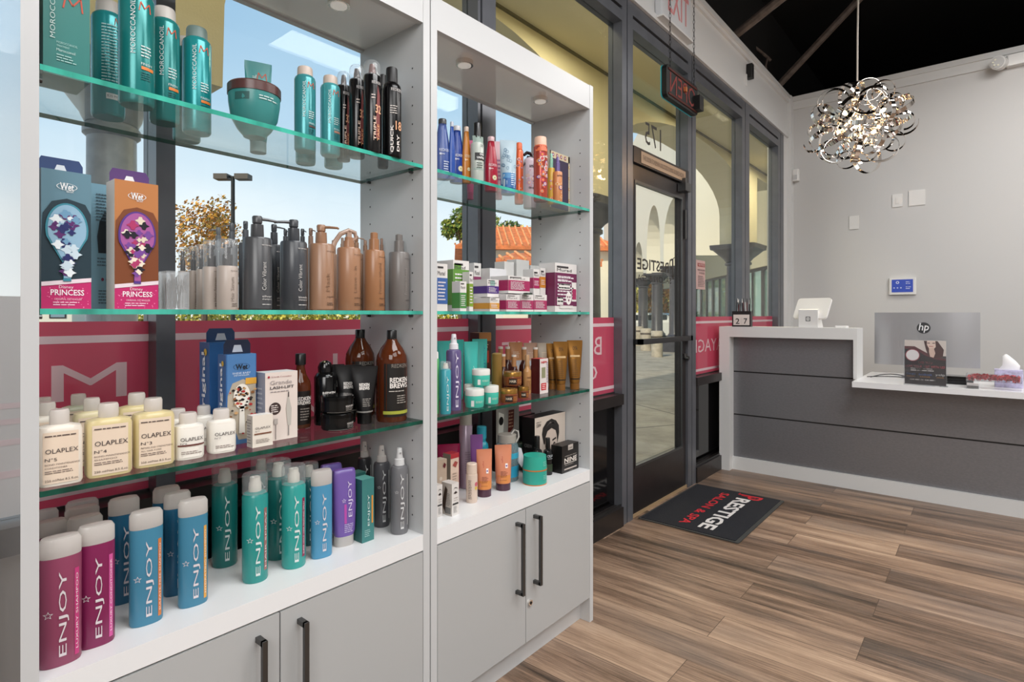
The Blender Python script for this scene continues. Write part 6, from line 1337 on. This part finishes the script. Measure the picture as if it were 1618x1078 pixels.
# arcade in front of the wing, seen through the door
AD = (-.6, .8); A0 = (-7.72*H, 17.0*H)
sm = [(-5.5*H, 2.3*H)]+arch(-5.2*H, -2.75*H, 2.9*H, 1.0*H, 12)+blk(-2.74*H, -2.3*H, 2.3*H)+arch(-2.28*H, -.27*H, 2.9*H, 1.3*H)+blk(-.26*H, .26*H, 2.28*H)+arch(.45*H, 2.1*H, 2.5*H, .95*H)+blk(2.25*H, 2.75*H, 2.28*H)+arch(3.2*H, 5.1*H, 2.45*H, .5*H)+blk(5.3*H, 12*H, 2.3*H)
archwall('arcade_wall', 'pale arcade with narrow arches farther off, seen through the entrance door', A0, AD, .9, sm, 8.6, STUC2)
def AP(s, q=.45): return (A0[0]+AD[0]*s-AD[1]*q, A0[1]+AD[1]*s+AD[0]*q)
for s, lb in ((0, 'dark column under the farther arcade, the right one seen through the door glass'), (2.5*H, 'dark column under the farther arcade, the left one seen through the door glass'), (-2.5*H, 'dark column under the farther arcade, behind the right door frame'), (5.6*H, 'dark column under the farther arcade, hidden mostly by the left door frame')):
    x, y = AP(s); column(lb, x, y, .21, 2.3*H)
# bollards
for i, (px, pt, pb, lb) in enumerate(((1038, 523, 564, 'concrete bollard outside the door, the nearest of the three'), (1021, 519, 554, 'concrete bollard outside the door, the middle one of three'), (1008, 516, 546, 'concrete bollard outside the door, the farthest of the three'))):
    x, y, d = onZ(px, pb, -.02); t = thing('bollard', lb, 'bollard', (x, y, -.02), 0, 'bollards on the pavement'); hb = zat(pt, d)+.02; r_ = 9.0/900*d
    M().loft([(0, r_, r_), (hb-.02, r_, r_), (hb, r_*.94, r_*.94)], mat('#a39a8c', .8, noise=.2, nscale=8), 20).obj('post', t); M().loft([(hb*.72, r_*1.015, r_*1.015), (hb*.80, r_*1.015, r_*1.015)], mat('#4a4038', .7), 20).obj('groove_band', t)
# notice on the window right of the door
_, ya, da = onX(1101, GLX+.006); _, yb, db = onX(1113.5, GLX+.006); z0, z1 = zat(458, db), zat(413, db)
t = thing('paper_notice', 'paper notice with a red heading taped to the window right of the door', 'notice', (GLX+.008, (ya+yb)/2, z0))
m = B(0, .0008, -(yb-ya)/2-.02, (yb-ya)/2, 0, z1-z0, mat('#c9a8a4', .7)); hl = (yb-ya)/2
m2 = M(); hs = Host(m2, flat=-.0012, w=hl, h=z1-z0); hs.art([('r', -.9, .9, .78, .9, '#a03a34'), ('h', 'NOTICE', -.7, .7, .84, '#e6dcd8', .08), ('h', 'MASKS REQUIRED', -.9, .9, .66, '#4a3a38', .07), ('h', 'TO ENTER', -.6, .8, .56, '#4a3a38', .07), ('lines', -.85, .85, .08, .48, 7, '#5a4a48')])
m2.xf(Matrix.Rotation(PI/2, 4, 'Z')); n0 = len(m.v)
for k_ in range(len(m2.f)): pass
off = {i: m.slot(mm) for i, mm in enumerate(m2.mats)}
m.v += m2.v; m.f += [tuple(n0+i for i in f) for f in m2.f]; m.mi += [off[i] for i in m2.mi]; m.sm += m2.sm
m.obj('sheet', t)
# trees
def leafmat(c): return mat(c, .6, key='leaf_'+c, noise=.35, nscale=6)
def tree(name, label, x, y, zg, h, rx, rz, cols, n, leaf, seed, zc=None, holes=.0):
    rr = random.Random(seed); t = thing(name, label, 'tree', (x, y, zg)); zc = h-rz if zc is None else zc
    m = M().tube([(0, 0, 0), (.1, 0, h*.3), (0, .1, zc)], h*.022, mat('#5a4636', .8), 8, .6)
    for i in range(6):
        a = i*1.05; m.tube([(0, .05, zc-rz*.5), (rx*.5*math.cos(a), rx*.5*math.sin(a), zc+rz*.2*math.sin(i*2.3))], h*.009, mat('#5a4636', .8), 6, .4)
    m.obj('trunk', t); m = M(); ms = [leafmat(c) for c in cols]
    lumps = [(rr.uniform(-.6, .6)*rx, rr.uniform(-.6, .6)*rx, zc+rr.uniform(-.6, .6)*rz, rr.uniform(.3, .55)) for _ in range(14)]
    for i in range(n):
        lx, ly, lz, lr = lumps[i % 14]; d_ = Vector((rr.gauss(0, 1), rr.gauss(0, 1), rr.gauss(0, 1))).normalized()*(rr.random()**.35)
        c_ = Vector((lx+d_.x*rx*lr, ly+d_.y*rx*lr, lz+d_.z*rz*lr)); a = Vector((rr.gauss(0, 1), rr.gauss(0, 1), rr.gauss(0, 1))).normalized(); b_ = a.orthogonal().normalized(); e_ = a.cross(b_); q = leaf*rr.uniform(.6, 1.3)
        m.add([c_+b_*q, c_+e_*q*.6, c_-b_*q, c_-e_*q*.6], [(0, 1, 2, 3)], ms[rr.randrange(len(ms))])
    m.obj('foliage', t); return t
def far(px, d): a, b = ratio(px); return a*d, b*d
ZG = -.14
AUT = ['#c98a2a', '#a8701f', '#e0a83c', '#7a6a2a']; GRN = ['#5d7a2e', '#7d933a', '#3f5a26', '#a9a84a']; YEL = ['#c9b84a', '#a8a03c', '#d8c86a', '#7f8a34']
x, y = far(322, 24); tree('autumn_tree', 'tree with orange autumn leaves beyond the pump bottles', x, y, ZG, 6.6, 1.75, 2.2, AUT, 3600, .085, 1)
x, y = far(727, 37); tree('leafy_tree', 'tall green tree at the left end of the tiled roof, left of the window post', x, y, ZG, 8.6, 1.1, 1.6, GRN, 3000, .13, 2)
for i, (px, d, h, rx, c) in enumerate(((795, 41, 8.4, 1.5, GRN), (826, 47, 8.9, 1.6, YEL), (852, 53, 9.0, 1.6, YEL))):
    x, y = far(px, d); tree('leafy_tree', ['green tree behind the tiled roof, left of three', 'yellowish tree behind the tiled roof, middle one of three', 'pale tree behind the tiled roof, right one of three'][i], x, y, ZG, h, rx, 2.0, c, 2500, .16, 5+i)
x, y = far(690, 72); tree('leafy_tree', 'small distant tree low behind the white boxes of the farther cabinet', x, y, ZG, 6.5, 2.2, 1.8, YEL, 1200, .22, 11)
x, y = far(10, 66); tree('leafy_tree', 'distant trees at the left edge of the view', x, y, ZG, 10.5, 4, 3.5, YEL, 3000, .25, 12)
for i, (px, d) in enumerate(((1004, 44), (1030, 38), (1052, 48), (1078, 42), (1098, 36), (1125, 47), (1150, 40))):
    x, y = far(px, d); tree('leafy_tree', ['yellow tree beyond the farther arcade, leftmost in the door glass', 'yellow-green tree between the two far columns', 'yellow tree right of the far columns', 'green tree behind the right door frame outside', 'orange tree left of the paper notice outside', 'green and yellow tree right of the paper notice outside', 'tree behind the near column outside the right window'][i], x, y, ZG, 7.0, 1.3, 2.9, [YEL, AUT, GRN][i % 3] if i % 3 else YEL, 2000, .17, 20+i, zc=3.2)
# houses
TILE = mat('#cf7440', .8, key='clay_roof_tile', noise=.3, nscale=3)
def tiled_roof(t, w_, dp, z0, z1, ov=.5, name='roof'):
    m = M(); hw, hd = w_/2+ov, dp/2+ov; rl = hw*.45
    m.add([(-hw, -hd, z0), (hw, -hd, z0), (hw, hd, z0), (-hw, hd, z0), (-rl, 0, z1), (rl, 0, z1), (-hw, -hd, z0-.18), (hw, -hd, z0-.18), (hw, hd, z0-.18), (-hw, hd, z0-.18)],
          [(0, 1, 5, 4), (1, 2, 5), (2, 3, 4, 5), (3, 0, 4), (0, 6, 7, 1), (1, 7, 8, 2), (2, 8, 9, 3), (3, 9, 6, 0), (6, 9, 8, 7)], TILE)
    n = int(w_/.30)
    for i in range(n+1):                 # rounded rows of tiles on the front slope
        x_ = -hw+2*hw*i/n; lim = min(1, max(.02, (hw-abs(x_))/(hw-rl)))
        m.cyl((x_, -hd, z0+.05), (x_*(1-0*lim), -hd+hd*lim, z0+.05+(z1-z0)*lim), .055, mat('#e59a63', .8, noise=.3, nscale=5), 6)
    return m.obj(name, t)
def house(label, px, d, w_, dp, zw, zr, rot, win=()):
    x, y = far(px, d); t = thing('house', label, 'house', (x, y, ZG), rot)
    m = B(-w_/2, w_/2, -dp/2, dp/2, 0, zw, STUC2); m.obj('wall', t); tiled_roof(t, w_, dp, zw+.18, zr)
    for wx in win:
        o = B(wx-.6, wx+.6, -dp/2-.04, -dp/2+.0, 1.0, 2.3, BRONZE).obj('window', t); B(wx-.5, wx+.5, -dp/2-.05, -dp/2-.04, 1.1, 2.2, mat('#7f97a3', .1)).obj('pane', o)
    return t
rot = YAW*0+math.radians(18)
house('pale house with a bright orange tiled roof beyond the farther cabinet', 842, 33, 8.0, 6, 4.7, 6.4, YAW+math.radians(6), (-2.4, 0, 2.4))
house('small pale house with orange roof low behind the boxes of the farther cabinet', 846, 22, 3.0, 3, 3.05, 3.7, YAW+math.radians(10), (0,))
house('distant row building at the left edge of the view', 4, 50, 12, 6, 4.8, 6.2, math.radians(60), (-4, -1, 2, 5))
house('distant pale building seen below the middle glass shelf', 470, 90, 22, 8, 1.9, 2.6, math.radians(30), (-7, -2, 3, 8))
# parking lot light
x, y = far(368, 22); t = thing('parking_light', 'dark parking lot light with two heads on a tall pole', 'street light', (x, y, ZG), YAW)
zt_ = zat(280, 22)-ZG
M().loft([(0, .09, .09), (zt_, .07, .07)], BLACK, 12).obj('pole', t)
for sg in (-1, 1):
    M().box(*sorted((sg*.14, sg*.66)), -.2, .2, zt_-.10, zt_+.10, mat('#4a4038', .5)).obj('lamp_head', t)
M().box(-.2, .2, -.03, .03, zt_-.02, zt_+.04, BLACK).obj('cross_arm', t)
# parked cars
def car(label, px, d, col, rot):
    x, y = far(px, d); t = thing('car', label, 'car', (x, y, ZG), rot); P_ = mat(col, .2, coat=.5)
    m = M(); prof = [(-2.1, .35), (-2.1, .85), (-1.3, .95), (-.8, 1.42), (.9, 1.42), (1.6, .98), (2.1, .9), (2.1, .35)]
    n = len(prof); vs = [(a, -.85 if b < 1.2 else -.65, b) for a, b in prof]+[(a, .85 if b < 1.2 else .65, b) for a, b in prof]
    m.add(vs, [tuple(range(n)), tuple(range(2*n-1, n-1, -1))]+[(i, n+i, n+(i+1) % n, (i+1) % n) for i in range(n)], P_); m.obj('body', t)
    for a, b in ((-.75, 0), (.05, .95)): M().box(-1.05 if a < 0 else .1, -.02 if a < 0 else 1.0, -.80, .80, .98, 1.32, mat('#1c2226', .08)).obj('side_window', t)
    for a in (-1.35, 1.35):
        for b in (-.86, .66): M().cyl((a, b, .33), (a, b+.2, .33), .33, BLACK, 20).obj('wheel', t)
car('white car parked beyond the farther arcade', 1010, 26.5, '#e4e4e2', math.radians(50)); car('pale blue car parked beyond the far columns', 1066, 33.5, '#9ab6bd', math.radians(50)); car('red van-like car at the left of the door glass', 996, 36, '#b83028', math.radians(40))
# long hedge
x, y = far(560, 60); m = M(); rr = random.Random(9); ms = [leafmat(c) for c in YEL]
for i in range(5000):
    c_ = Vector((rr.uniform(-34, 34), rr.uniform(-.8, .8), rr.uniform(0, 1.5))); a = Vector((rr.gauss(0, 1), rr.gauss(0, 1), rr.gauss(0, 1))).normalized(); b_ = a.orthogonal().normalized(); e_ = a.cross(b_); q = .22
    m.add([c_+b_*q, c_+e_*q, c_-b_*q, c_-e_*q], [(0, 1, 2, 3)], ms[i % 4])
tag(m.obj('hedge', None, (x, y, ZG), YAW), 'long low yellow-green hedge across the parking lot', 'hedge', None, 'stuff')
